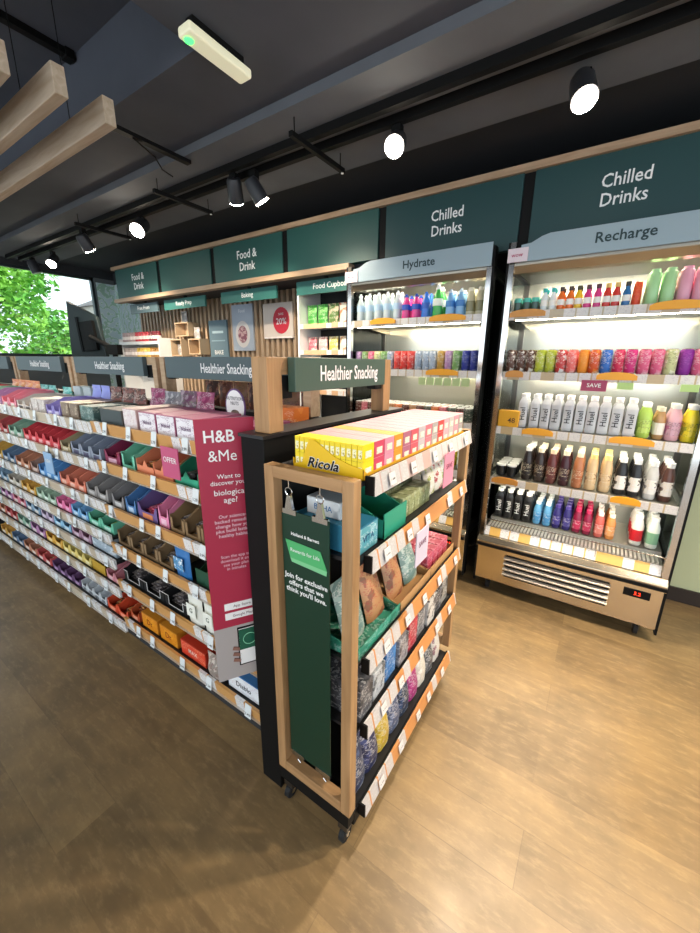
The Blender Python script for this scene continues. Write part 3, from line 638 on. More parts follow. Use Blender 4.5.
dco = C('dco', printed('#e0911f', '#eaa22c', '#c45a1c', 14), .15, .16, .085, 'Dr', mat('#8a2a10'), mat('#c07a1c'), ts=.55); put(0, 5, -1.80, dco, 'yellow orange snack carton', 'carton'); put(0, 5, -1.63, dco, 'yellow orange snack carton', 'carton')
put(0, 5, -1.43, C('rdc', printed('#d9432a', '#e25a34', '#f0b090', 14), .19, .17, .08, 'MAX', mat('#f6e6d8'), mat('#b8321c'), ts=.4), 'red orange snack carton', 'carton')
put(0, 5, -1.26, pouch_b('gyp', printed('#8f857c', '#c4b8ac', '#7a2a2a', 40), .10, .12, .05, None), 'grey crumpled pouch', 'pouch')
put(0, 5, -1.08, C('dia', printed('#e8ecf0', '#e8ecf0', '#c9b8c4', 20), .20, .2, .085, 'Diablo', BLACK, mat('#3f74ac'), ts=.42), 'white Diablo carton with blue lid', 'carton')
# rear part of the near bay's top shelf
def rear(b, x, proto, desc, cat, y=1.06, z=None, rz=0., tilt=None):
    n = NT.get((b, 'r'), 0); NT[(b, 'r')] = n+1
    place(proto[0], proto[1], (x, y, (z or LV[b][0]-.0135)+.004), rz, f'{desc}, {ORD[n % 20]} in the back row of the {BN[b]} bay top', cat, f'back row on top of the {BN[b]} bay', tilt)
pr = pouch_b('pr', printed('#6a3a5a', '#a08a98', '#3f7a3c', 30), .13, .15, .06); pm = pouch_b('pm', printed('#8a2a5a', '#b0507c', '#e8dce0', 30), .13, .15, .06); pg = pouch_b('pg', printed('#77757c', '#b9b6ba', '#54305a', 30), .14, .14, .06)
for i, x in enumerate((-1.93, -1.80, -1.67, -1.54)): rear(0, x, (pm, pg, pr, pm)[i], ('magenta fruit pouch', 'grey snack pouch', 'purple snack pouch', 'magenta fruit pouch')[i], 'pouch', y=1.095, tilt=(-.1, 0, 0))
def hangtag():
    b = MB(); n = 28; b.box(-.02, .02, -.004, .004, 0, .05, WHITE)
    b.prism([(.062*math.cos(2*PI*i/n), .107+.075*math.sin(2*PI*i/n)) for i in range(n)], -.002, .002, mat('#6b4a78', .5), axis='y')
    o = b.build('oval_showcard')
    c = MB(); c.prism([(.055*math.cos(2*PI*i/n), .107+.068*math.sin(2*PI*i/n)) for i in range(n)], -.0035, -.0022, WHITE, axis='y'); c.text('NUTRITION\nNUTS', .02, (0, -.0045, .13), FY, mat('#2a2030')); c.build('white_face', o)
    c = MB(); c.prism([(.025*math.cos(2*PI*i/n), .08+.014*math.sin(2*PI*i/n)) for i in range(n)], -.0055, -.0038, printed('#6a5448', '#3a2c26', '#9a8070', 90), axis='y'); c.build('printed_nuts', o)
    return o
place('tag', hangtag, (-1.29, 1.07, 1.2575), 0, 'oval white show card with purple border behind the bar cartons', 'show card')
ocr = C('ocr', printed('#d9722a', '#e2853c', '#f0d0b0', 18), .21, .09, .12); place(ocr[0], ocr[1], (-1.07, 1.07, 1.258), .0, 'open orange snack carton beside the timber sign post', 'carton')
for i in range(7):
    pb = pouch_b('br%d' % (i % 3), printed(['#5a2a22', '#7a3f2c', '#9a6a44'][i % 3], '#a86a50', '#3a1c1a', 26), .12, .19, .06)
    place(pb[0], pb[1], (-1.93+.123*i, 1.44, 1.2485), .1*math.sin(i*3), f'brown nut pouch, {ORD[i]} along the far side top shelf of the near bay', 'pouch', 'nut pouches on the far side of the gondola')
pc = printed('#b03a58', '#d98aa0', '#f4e6ea', 22)
# middle bay (x from -3.065 to -2.015)
run(1, 0, -3.06, -2.83, 2, '#c9c2bc', 'pale grey', 0, .085, '#5a5450', 3); cartons(1, 0, -2.82, -2.62, 2, C('crg', printed('#cfc6c0', '#e6e0da', '#8a5a4a', 20), .09, .215, .08), 'cream and grey carton')
run(1, 0, -2.61, -2.42, 2, '#9a8fd0', 'lilac', 0, .09, '#d8d2f0', 3); cartons(1, 0, -2.41, -2.20, 2, C('brc', printed('#8a7460', '#b8a488', '#4a3a2c', 20), .095, .215, .085), 'brown biscuit carton')
cartons(1, 0, -2.19, -2.03, 1, C('teg', printed('#4d6a66', '#7a948e', '#c8d0c4', 20), .14, .215, .08), 'teal grey carton')
run(1, 1, -3.06, -2.52, 5, '#d9464e', 'coral red', 0, .11, '#f0b0b0', 1); run(1, 1, -2.51, -2.38, 1, '#b9a882', 'beige', 0, .09, '#e8dcc0', 3); run(1, 1, -2.37, -2.03, 3, '#98a0b0', 'silver blue', 0, .11, '#54506a', 2)
run(1, 2, -3.06, -2.93, 1, '#a8887c', 'dusky brown', 0, .10, '#d8c4ba', 3); run(1, 2, -2.92, -2.62, 3, '#5f9ad2', 'sky blue', 0, .11, '#c4dcf0', 2); run(1, 2, -2.61, -2.28, 3, '#e8896e', 'salmon', 0, .11, '#f4c4b0', 0); run(1, 2, -2.27, -2.03, 2, '#9a9592', 'grey', 0, .11, '#c8c4c0', 3)
run(1, 3, -3.06, -2.75, 3, '#a9c4ae', 'pale green', 0, .10, '#dce8dc', 4); run(1, 3, -2.74, -2.54, 2, '#ea7fae', 'bright pink', 0, .10, '#f6bcd6', 1); run(1, 3, -2.53, -2.32, 2, '#7fb6e0', 'light blue', 0, .10, '#cfe4f4', 2); run(1, 3, -2.31, -2.03, 2, '#6cc0a0', 'mint', 0, .10, '#bfe6d6', 4)
run(1, 4, -3.06, -2.86, 2, '#b9a8c0', 'pale lilac', 0, .09, '#e0d6e6', 3, nb=1); run(1, 4, -2.85, -2.60, 2, '#8fc0dc', 'powder blue', 0, .09, '#d6e8f2', 2, nb=1); run(1, 4, -2.59, -2.34, 2, '#b08aa0', 'mauve', 0, .09, '#dcc8d4', 1, nb=1); cartons(1, 4, -2.33, -2.04, 1, C('pbl', printed('#a4b4c0', '#cfd8de', '#6a7a88', 20), .27, .24, .055), 'flat pale blue carton')
run(1, 5, -3.06, -2.80, 2, '#dfae48', 'yellow', 0, .10, '#f2dca0', 0, nb=1); run(1, 5, -2.79, -2.40, 4, '#e6d27a', 'pale yellow', 0, .10, '#f4ecc0', 4, nb=1); run(1, 5, -2.39, -2.22, 1, '#b8922c', 'mustard', 3, .08, None, 0, nb=1); run(1, 5, -2.21, -2.03, 2, '#d8929a', 'dusty pink', 0, .09, '#f0ccd0', 1, nb=1)
run(1, 6, -3.06, -2.62, 4, '#6a4a72', 'plum', 0, .09, '#b89ac0', 1, nb=1); run(1, 6, -2.61, -2.28, 4, '#cdd2d6', 'silver white', 0, .10, '#6a7078', 3, nb=1); run(1, 6, -2.27, -2.03, 2, '#d9502e', 'red orange', 0, .10, '#f0a080', 0, nb=1)
far = [('#c98a6a', 'tan'), ('#8aa8c0', 'steel blue'), ('#d05a5a', 'red'), ('#cfc8b8', 'cream'), ('#9ac0a8', 'sage'), ('#e0b050', 'amber'), ('#b884b0', 'orchid'), ('#6f8aa8', 'slate blue'), ('#e08a9a', 'rose')]
for b in (2, 3):
    for k in range(7 if b == 2 else 4):
        x0 = GJ[b+1]+.01
        for j in range(4):
            hx, cnm = far[(k*5+j*2+b) % 9]
            run(b, k, x0+j*.262, x0+(j+1)*.262-.008, 2, hx, cnm, 0, .10, '#e6e0d8', (k+j) % 5, nb=1 if b == 2 else 0)
po = pouch_b('or', printed('#e0783a', '#f0a060', '#f6e6c8', 24), .14, .14, .07); pt = pouch_b('tl', printed('#3fa8a0', '#7ac8c0', '#e6f2f0', 24), .13, .12, .06); ppu = pouch_b('lv', mat('#8f97e0', .4), .10, .15, .06); pbn = pouch_b('bn', printed('#7a3a2c', '#4a241c', '#e8d8c8', 24), .12, .15, .06)
for i in range(6): rear(2, -3.95+.14*i, po if i < 4 else pt, 'orange crisps pouch' if i < 4 else 'teal snack pouch', 'pouch', y=1.10)
for i, (x, p, d) in enumerate(((-2.98, pt, 'teal snack pouch'), (-2.84, C('slv', mat('#b9c6cc', .3), .10, .06, .13), 'pale silver carton'), (-2.70, C('slv', mat('#b9c6cc', .3), .10, .06, .13), 'pale silver carton'), (-2.56, ppu, 'lavender blue pouch'), (-2.45, ppu, 'lavender blue pouch'), (-2.33, pbn, 'brown chocolate pouch'), (-2.20, pbn, 'brown chocolate pouch'), (-2.08, pbn, 'brown chocolate pouch'))):
    rear(1, x, p, d, 'pouch' if 'pouch' in d else 'carton', y=1.09)
for b in (0, 1):
    t = MB().box(-.055, .055, -.002, .002, -.06, .06, mat('#c2557c' if b == 0 else '#8fb4d8', .4)); t.text('OFFER' if b == 0 else 'NEW', .03, (0, -.003, .01), FY, WHITE)
    o = t.build('hanging_ticket'); o.location = ((-1.33, YF-.022, 1.175) if b == 0 else (-2.55, YF-.022, .985))
    tag(o, 'pink offer ticket hanging from the top shelf edge' if b == 0 else 'pale blue ticket hanging from the middle bay second shelf edge', 'ticket')

# ------------------------------------------------------------------ red banner
bn = empty('red_banner', (-.980, .655, .45), math.radians(58)); tag(bn, 'tall narrow red H&B & Me banner board standing out beside the black end panel', 'banner')
W_ = .172; Hh = .935
b = MB(); b.box(0, W_, 0, .004, .215, Hh, RED); b.box(0, W_, 0, .004, 0, .215, mat('#a7a09d', .5)); b.build('board', bn)
b = MB()
b.text('H&B', .052, (.067, -.001, Hh-.055), FY, WHITE, sx=.92, bold=.014); b.build('title_lettering', bn); b = MB(); b.text('&Me', .050, (.074, -.001, Hh-.115), FY, WHITE, sx=.92, bold=.0); b.build('title_lettering', bn); b = MB()
b.text('Want to\ndiscover your', .0205, (.088, -.001, Hh-.19), FY, WHITE); b.text('biological\nage?', .026, (.088, -.001, Hh-.245), FY, WHITE); b.build('question_lettering', bn); b = MB()
b.text('Our science-\nbacked remedies\nchange how you\nplus build lasting\nhealthy habits.', .0165, (.09, -.001, Hh-.345), FY, mat('#e6c8cf')); b.build('small_lettering', bn); b = MB()
b.text('Scan the app to\ndownload it and\nsee your plan\nin minutes', .015, (.09, -.001, Hh-.475), FY, mat('#e2b8c2')); b.build('lettering', bn)
b = MB(); b.box(.04, .145, -.002, -.0002, .282, .308, WHITE); b.box(.04, .145, -.002, -.0002, .245, .271, WHITE); b.text('App Store', .014, (.098, -.0025, .295), FY, mat('#6a4048')); b.text('Google Play', .014, (.098, -.0025, .258), FY, mat('#6a4048')); b.build('store_badges', bn)
b = MB(); b.box(.075, .155, -.004, -.0002, .05, .205, BLACK); b.box(.079, .151, -.005, -.004, .055, .20, WHITE); b.box(.079, .151, -.006, -.005, .115, .198, mat('#0e5a44', .4))
n = 20
for i in range(n):
    a0 = 2*PI*i/n; b.boxT(Matrix.Translation((.115+.022*math.cos(a0), -.0065, .155+.022*math.sin(a0))) @ Matrix.Rotation(-a0, 4, 'Y'), .002, .001, .0075, mat('#8fd8b0'))
b.build('printed_phone', bn)
b = MB()
for i in range(3): b.boxT(Matrix.Translation((.069, -.003, .075+.024*i)) @ Matrix.Rotation(.35, 4, 'Y'), .026, .004, .012, mat('#8a5f52', .6))
b.build('printed_fingers', bn)

# ------------------------------------------------------------------ black end panel, sign on posts
sp = empty('display_spine', (-.835, 1.18, 0)); tag(sp, 'tall black end panel closing the gondola behind the wheeled display', 'display panel')
MB().box(-.045, .05, -.44, .44, 0, 1.335, BLACK).build('core_board', sp, bevel=.003); MB().box(-.05, .055, -.445, .445, 1.336, 1.346, mat('#1d1e20', .35)).build('cap_board', sp)
es = empty('snack_header_sign', (-.82, 0, 1.347)); tag(es, 'dark green Healthier Snacking sign on timber posts above the lozenge boxes', 'sign', 'Healthier Snacking signs on posts')
MB().box(.025, .055, .86, 1.41, .115, .215, GRNSIGN).build('sign_board', es, bevel=.002)
MB().text('Healthier Snacking', .068, (.0565, 1.16, .165), FX, WHITE, sx=.72, bold=.012).build('lettering', es)
for y, s in ((.80, 1), (1.475, -1)):
    MB().box(-.03, .03, y-.03, y+.03, 0, .215, OAK).build('post', es, bevel=.002)
    y0, y1 = sorted((y+.03*s, y+.085*s)); MB().box(-.028, .022, y0, y1, .165, .215, OAKY).build('arm', es, bevel=.002)
    MB().box(-.02, .02, y0+.002, y1-.002, .095, .163, BLACK).build('bracket', es)

# ------------------------------------------------------------------ wheeled end display
ed = empty('end_display_unit', (-.62, 0, 0)); tag(ed, 'wheeled end display with oak frame and five shelves facing the coolers', 'display unit')
EX0, EX1 = -.155, .145      # local x of back and front
for (y0, y1), nm in (((.715, .75), 'near'), ((1.615, 1.65), 'far')):
    f = MB(); a, c = -.142, .158; z0, z1 = .165, 1.275; t = .034
    f.box(a, a+t, y0, y1, z0, z1, OAK); f.box(c-t, c, y0, y1, z0, z1, OAK); f.box(a+t, c-t, y0, y1, z1-t, z1, OAKX); f.box(a+t, c-t, y0, y1, z0, z0+t*1.2, OAKX)
    f.build('wooden_frame', ed, bevel=.002)
MB().box(-.155, .15, .755, 1.61, .072, .135, BLACK).build('base', ed, bevel=.004); MB().box(-.145, .15, .72, .754, .105, .163, BLACK).build('base_rail', ed)
MB().box(-.155, -.146, .755, 1.61, .136, 1.24, BLACKM).build('back_panel', ed)
for x in (-.12, .12):
    for y in (.748, 1.57):
        c = MB(); c.lathe([(.024, -.011), (.028, -.009), (.028, .009), (.024, .011)], RUB, 14, (x, y, .028), M=Matrix.Rotation(PI/2, 4, 'Y')); c.lathe([(.010, -.0125), (.010, .0125)], CHROME, 10, (x, y, .028), M=Matrix.Rotation(PI/2, 4, 'Y')); c.box(x-.018, x+.018, y-.016, y+.016, .058, .071 if y > 1 else .104, DSTEEL)
        c.build('caster', ed)
EL = [1.275, 1.055, .725, .484, .15]
for k, z in enumerate(EL):
    s = MB().box(-.144, .15, .757, 1.61, z-.026, z-.014, SHELF).build('shelf', ed)
    MB().prism([(.172, z-.052), (.178, z-.052), (.166, z+.0), (.160, z+.0)], .785, 1.61, rail_mat('Y', '#c0834c' if k else '#b79a92', cell=.055, thr=.42 if k else .1, tick='#b9b4b2'), axis='y').build('price_rail', s)
    MB().box(.150, .160, .785, 1.61, z-.03, z-.004, BLACK).build('rail_holder', s); MB().box(.1505, .176, .779, .785, z-.05, z, BLACK).build('end_cap', s)
    for q in range(5):
        y = .87+.16*q+random.uniform(-.03, .03)
        t = MB(); t.boxT(Matrix.Translation((.1775, y, z-.026)) @ Matrix.Rotation(-.24, 4, 'Y'), .002, .034, .034, mat('#d4d0ce', .35)); t.text('%d.%02d' % (random.randint(1, 4), 99), .014, (.1795, y, z-.03), FX, mat('#333333')); t.build('price_ticket', s)
for (y, z, c, l) in ((1.31, 1.19, '#d98aa0', 'pink offer ticket clipped under the lozenge shelf edge'), (1.10, .97, '#cfc4d4', 'pale lilac ticket clipped under the second display shelf edge')):
    t = MB().box(.0, .003, -.05, .05, -.075, .05, mat(c, .4)); t.text('SAVE', .028, (.004, 0, 0), FX, mat('#7a2a4a')); o = t.build('hanging_ticket'); o.location = (-.436, y, z); tag(o, l, 'ticket')

# hanging green banner in the frame
hb_ = empty('hanging_banner', (-.635, .735, .245)); tag(hb_, 'dark green Rewards for Life banner hanging inside the oak frame', 'banner')
MB().box(-.085, .085, 0, .003, 0, .90, GREEN).build('banner_sheet', hb_)
MB().text('Holland & Barrett', .014, (.0, -.001, .832), FY, WHITE, bold=.02).build('heading_lettering', hb_)
MB().text('Join for exclusive\noffers that we\nthink you\'ll love.', .0228, (.0, -.001, .672), FY, WHITE, bold=.02).build('lettering', hb_)
b = MB(); b.prism([(-.072, .81), (.055, .805), (.078, .752), (-.055, .755)], -.002, -.0005, mat('#4fae6c', .4), axis='y'); b.prism([(-.055, .755), (.078, .752), (.076, .737), (-.05, .743)], -.0022, -.0006, mat('#7cc48e', .4), axis='y'); b.text('Rewards for Life', .016, (.0, -.003, .782), FY, WHITE); b.build('printed_card', hb_)
for x in (-.055, .055):
    c = MB(); c.box(x-.026, x+.026, -.003, .006, .89, .905, CHROME); c.prism([(x-.014, .905), (x+.014, .905), (x+.006, .945), (x-.006, .945)], -.003, .006, CHROME, axis='y')
    m_ = 10
    c.tube([(x+.012*math.cos(2*PI*i/m_), .0, .957+.012*math.sin(2*PI*i/m_)) for i in range(m_+1)], .0018, CHROME, 5); c.tube([(x, 0, .968), (x, 0, .994)], .0016, CHROME, 5)
    c.build('bulldog_clip', hb_)
    c = MB(); c.box(x-.03, x+.03, -.003, .006, -.008, .008, CHROME); c.tube([(x, 0, -.008), (x, 0, -.022), (x+.012, 0, -.03)], .0016, CHROME, 5); c.build('lower_clip', hb_)

# lozenge boxes
LZ = [('#ecd21e', 'yellow'), ('#c9405e', 'crimson'), ('#d98aa0', 'pale pink'), ('#e0902a', 'orange'), ('#a9607a', 'mauve'), ('#cf5560', 'red'), ('#b9b0b4', 'grey'), ('#d9707c', 'coral'), ('#a4a09c', 'silver'), ('#d2403c', 'bright red'), ('#d8a0a8', 'rose'), ('#b8b4b0', 'light grey'), ('#c98a94', 'dusky pink'), ('#9a9490', 'stone grey')]
def lzb(hx, i):
    def f():
        top = mat('#ecd21e', .4) if i == 0 else mat('#d49aa2' if i != 3 else '#dca038', .4)
        b = MB().box(-.0078, .0078, -.027, .027, 0, .0425, mat(hx, .4)).build('lozenge_box')
        t = MB().box(-.0078, .0078, -.027, .027, .0426, .0434, top); t.build('lid', b)
        p = MB(); p.box(.0079, .0084, -.015, .015, .008, .026, printed('#f0ead0', '#e8e0c8', '#a08050', 160)); p.box(-.0055, .0055, -.0276, -.0271, .008, .03, printed('#f2ecc0', '#b8a030', '#5a5020', 200)); p.build('label', b)
        return b
    return f
z0 = 1.275-.0135
for j, (hx, cn_) in enumerate(LZ):
    y = .803+.0565*j
    for i in range(13):
        x = -.690+.0172*i
        lyr = ('upper', z0+.0475), ('lower', z0+.0035)
        for q, (ln, zz) in enumerate(lyr):
            if q == 1 and not (j == 0 or i == 12): continue
            place(('lz', j), lzb(hx, j), (x, y, zz), 0, f'{cn_} lozenge box, {ln} layer, {ORD[i]} from the black panel, {ORD[j]} row back', 'lozenge box', 'lozenge boxes on the display top')
ty = empty('lozenge_carton', (-.587, .772, z0+.0005)); tag(ty, 'yellow Ricola display carton holding the lozenge boxes', 'display carton')
w = .232; Y_ = mat('#e6ba10', .45)
b = MB(); b.box(-w/2, w/2, 0, .80, 0, .0025, Y_)
b.prism([(-w/2, .0), (w/2, 0), (w/2, .030), (w*.32, .036), (w*.12, .05), (-w*.05, .072), (-w*.18, .088), (-w*.24, .088), (-w*.30, .06), (-w*.36, .02), (-w/2, .012)], 0, .002, Y_, axis='y')
b.prism([(0, 0), (.80, 0), (.80, .016), (.02, .016), (.0, .03)], w/2-.002, w/2, mat('#d9a21a', .45)); b.prism([(0, 0), (.80, 0), (.80, .016), (.02, .016), (.0, .03)], -w/2, -w/2+.002, Y_); b.build('tray', ty)
b = MB(); b.text('Ricola', .038, (-.012, -.001, .024), FY, WHITE, shear=.3, sx=1.12, bold=.05); b.text('Ricola', .038, (-.012, -.0022, .024), FY, BLACK, shear=.3, sx=1.12, bold=.018); b.build('lettering', ty)

# goods on the lower display shelves: placed facing +X
NE = {}
def eput(k, y, proto, desc, cat, x=-.50, rz=PI/2, tilt=None, dz=.0005):
    n = NE.get(k, 0); NE[k] = n+1
    return place(proto[0], proto[1], (x, y, EL[k]-.0135+dz), rz, f'{desc}, {ORD[n]} from the oak frame, {LN[k] if k < 4 else "bottom"} shelf of the end display', cat, f'goods on the {LN[k] if k < 4 else "bottom"} shelf of the end display', tilt)
eput(1, .83, C('tlb', printed('#5fa8b4', '#8fc4cc', '#e8f0f0', 20), .11, .22, .08, 'VITA', mat('#14507a'), mat('#2f7a98'), ts=.35), 'teal and blue carton', 'carton', x=-.487)
nearb = C('nrb', mat('#dfe4e6'), .12, .09, .05, 'BAHA', mat('#2a6aa0'), mat('#cfd6da'), ts=.5); place(nearb[0], nearb[1], (-.62, .80, EL[1]+.068), 0, 'white carton with blue letters seen through the oak frame', 'carton')
gt = tray('gte', mat('#2f9a7c', .4), .15, .10, 3, None, .24)
eput(1, .985, gt, 'clear green display tray', 'display tray', x=-.48)
GB = C('gbx', printed('#a4a878', '#c4c8a0', '#4a5a34', 30), .045, .06, .075)
for i in range(5):
    for jx in range(2): place(GB[0], GB[1], (-.50-.075*jx, 1.095+.048*i, EL[1]-.013), PI/2, f'small sage green box, {ORD[i]} beyond the green tray, {["front", "back"][jx]} row', 'box', 'sage boxes on the second display shelf')
for i in range(3): eput(1, 1.36+.085*i, pouch_b('wh%d' % (i % 2), printed('#d9d4c8', '#b04a44' if i % 2 else '#a8b060', '#f4f2ee', 30), .09, .14, .04), 'white and red pouch' if i % 2 else 'white and green pouch', 'pouch', x=-.52, tilt=(-.2, 0, 0), dz=.008)
tb = tray('wdt', mat('#b58a5a', .6), .27, .05, 3, None, .225)
gtt = tray('gtt', printed('#3f9a80', '#2c7a64', '#c8e0d8', 24), .27, .05, 3, None, .225)
for i in range(3):
    eput(2, .905+.275*i, gtt if i == 0 else tb, 'green printed tray' if i == 0 else 'kraft brown tray', 'display tray', x=-.475)
kp = [pouch_b('k%d' % q, printed(c1_, c2_, c3_, 22), .118, .20, .05) for q, (c1_, c2_, c3_) in enumerate((('#b8875c', '#8a5a3c', '#b03a34'), ('#a5754f', '#c9a074', '#e6d8c4'), ('#6f8a84', '#9ab0a8', '#e6e2d8')))]
kn = ['red printed brown pouch', 'tan kraft pouch', 'grey green pouch']
for i, yk in enumerate((.84, .97, 1.115, 1.245)):
    eput(2, yk, kp[0 if i in (1, 2) else (2 if i in (0, 3, 4) else 1)], kn[0 if i in (1, 2) else (2 if i in (0, 3, 4) else 1)], 'pouch', x=-.53, tilt=(-.28, 0, 0), dz=.0135)
    NE[2] -= 0
for i in range(4): place('pkb', C('pkb', printed('#c0405a', '#d06a80', '#f0d0d4', 30), .055, .12, .075)[1], (-.50, 1.365+.059*i, EL[2]-.0095), PI/2, f'pink box in the tray past the kraft pouches, {ORD[i]} in line', 'box', 'pink boxes at the far end of the third display shelf')
row4 = [('#55555a', '#38383c', 'grey'), ('#b4b8bc', '#5f6468', 'silver'), ('#2f6fae', '#3f86c4', 'bright blue'), ('#8f8b90', '#4a484e', 'pale grey'), ('#b02a3c', '#c84a58', 'red'), ('#6a6a6c', '#a0a0a0', 'charcoal'), ('#cfcac4', '#5a5450', 'cream'), ('#3c3c40', '#77777c', 'black'), ('#8f8b84', '#4a463f', 'stone')]
for i, (a, c, nme) in enumerate(row4):
    eput(3, .825+.089*i, C('r4'+nme, printed(a, c, '#eceae6', 26), .078, .20, .125 if i % 2 == 0 else .11), f'{nme} upright carton', 'carton', x=-.475-.004*(i % 3))
row5 = [('#2a3450', '#4a5878', 'slate'), ('#23284a', '#3c4470', 'navy'), ('#b89a2c', '#d0b44a', 'mustard'), ('#4a5470', '#7a84a0', 'steel blue'), ('#1d2c44', '#2f4a70', 'dark blue'), ('#9a2a6c', '#b84a88', 'magenta'), ('#c8c2b4', '#e2ded4', 'cream'), ('#4a4c50', '#7a7c80', 'grey'), ('#c9c4bc', '#8f6a70', 'pale pink')]
for i, (a, c, nme) in enumerate(row5):
    eput(4, .825+.089*i, pouch_b('r5'+nme, printed(a, c, '#e0dcd8', 26), .095, .19 if i % 2 else .22, .05), f'{nme} crisp pouch', 'pouch', x=-.502, tilt=(-.16, 0, 0), dz=.008)

# ------------------------------------------------------------------ far food displays
def shelf_unit(name, x0, x1, y0, y1, zs, lbl, col=WHITE, back=True):
    r = empty(name, ((x0+x1)/2, y0, 0)); tag(r, lbl, 'shelving'); w = (x1-x0)/2; d = y1-y0
    MB().box(-w, w, d-.02, d, 0, max(zs)+(.35 if back else .04), BLACKM if back else col).build('back_panel', r)
    for s in (-w, w-.02): MB().box(s, s+.02, .0, d-.02, 0, max(zs)+(.04 if not back else .3), col).build('side_panel', r)
    for z in zs:
        s = MB().box(-w+.021, w-.021, .005, d-.021, z-.02, z, col).build('shelf', r)
        MB().box(-w+.021, w-.021, -.005, .004, z-.035, z+.004, rail_mat('X', '#d9b08a') if back else mat('#e6e8e8', .4)).build('price_rail', s)
    return r
shelf_unit('food_shelf_unit', -2.40, -1.76, 2.75, 3.08, [.4, .9, 1.3, 1.645, 1.865], 'tall shelf unit of pouches between poster and Hydrate cooler')
pgn = [('#3f9a3a', '#6ac05a', 'green'), ('#3f9a3a', '#6ac05a', 'green'), ('#5a7a3c', '#c8b090', 'olive'), ('#e8dccc', '#d8703a', 'orange and white'), ('#e2602a', '#f0905a', 'orange')]
for i, (a, c, nme) in enumerate(pgn):
    p = pouch_b('f'+nme, printed(a, c, '#f0ead8', 20), .11, .17, .05); place(p[0], p[1], (-2.31+.118*i, 2.85, 1.867), 0, f'{nme} pouch, {ORD[i]} along the top Food Cupboard shelf', 'pouch', 'pouches on the top Food Cupboard shelf')
for i in range(5):
    a, c, nme = [('#c85a6a', '#e8d0c8', 'rose'), ('#d8a0a0', '#f0e0d8', 'pale pink'), ('#c8b45a', '#e8e0b8', 'straw'), ('#e0d8c8', '#b88a60', 'cream'), ('#d0c4b4', '#8a6a50', 'beige')][i]
    p = pouch_b('g'+nme, printed(a, c, '#f4f0e8', 20), .10, .12, .05); place(p[0], p[1], (-2.31+.118*i, 2.85, 1.647), 0, f'{nme} pouch, {ORD[i]} along the lower Food Cupboard shelf', 'pouch', 'pouches on the lower Food Cupboard shelf')
shelf_unit('white_shelf_unit', -5.62, -4.66, 2.76, 3.03, [.5, 1.0, 1.58, 1.775], 'low white shelf unit with jars by the botanical wallpaper', WHITE, False)
def jar(c, lid): return bottle('food_jar', [(.032, 0), (.036, .005), (.036, .085), (.028, .10)], c, lid, [(.032, .10), (.032, .12)], mat('#efe4e0', .4), (.0365, .03, .07))
for k, z in enumerate((1.775, 1.58)):
    for i in range(11):
        a, nme = ([('#b8a0a0', 'pale'), ('#c2404c', 'red'), ('#7a2a34', 'dark red')] if k == 0 else [('#b8a8a0', 'grey'), ('#d9b84a', 'yellow'), ('#a87a3a', 'amber')])[0 if i < 4 else (1 if i < 8 else 2)]
        place('jar'+nme, jar(mat(a, .3), mat(a, .4)), (-5.55+.08*i, 2.82, z+.002), 0, f'{nme} jar, {ORD[i]} along the {"upper" if k == 0 else "lower"} white shelf', 'jar', f'jars on the {"upper" if k == 0 else "lower"} white shelf')
# posters on the slats
def poster(x0, x1, z0, z1, kind, lbl):
    r = empty('wall_poster', ((x0+x1)/2, 3.04, z0)); tag(r, lbl, 'poster', 'posters on the slatted wall'); w = (x1-x0)/2; h = z1-z0
    MB().box(-w, w, -.02, 0, 0, h, {'a': mat('#5f7682', .5), 'b': mat('#a9b4c2', .5), 'c': mat('#d8cbc0', .5)}[kind]).build('poster_board', r)
    b = MB(); n = 24
    if kind == 'a': b.box(-w*.6, w*.6, -.023, -.021, h*.66, h*.72, mat('#a9c0c8')); b.box(-w*.75, w*.75, -.023, -.021, h*.45, h*.48, mat('#8aa4b0')); b.text('BAKE', h*.16, (0, -.023, h*.15), FY, WHITE)
    if kind == 'b':
        b.prism([(w*.7*math.cos(2*PI*i/n), h*.36+w*.85*math.sin(2*PI*i/n)) for i in range(n)], -.023, -.021, mat('#d9d4d0'), axis='y'); b.prism([(w*.45*math.cos(2*PI*i/n), h*.36+w*.55*math.sin(2*PI*i/n)) for i in range(n)], -.025, -.0235, printed('#8a5060', '#c8a0a0', '#e8e0d0', 30), axis='y'); b.text('Food', h*.10, (0, -.023, h*.86), FY, WHITE)
    if kind == 'c':
        b.prism([(w*.25+w*.55*math.cos(2*PI*i/n), h*.5+w*.62*math.sin(2*PI*i/n)) for i in range(n)], -.023, -.021, mat('#c4283c'), axis='y'); b.text('SAVE', h*.09, (w*.25, -.0235, h*.68), FY, WHITE); b.text('20%', h*.25, (w*.25, -.0235, h*.47), FY, WHITE); b.box(-w*.96, w*.96, -.0215, -.0205, h*.0, h*.05, mat('#f0e6e0'))
    b.build('printed_picture', r)
poster(-4.02, -3.70, 1.58, 2.0, 'a', 'blue grey poster low on the slatted wall'); poster(-3.60, -3.27, 1.66, 2.14, 'b', 'pale poster showing a round bowl on the slatted wall'); poster(-3.11, -2.70, 1.78, 2.12, 'c', 'cream poster with red 20 per cent circle')
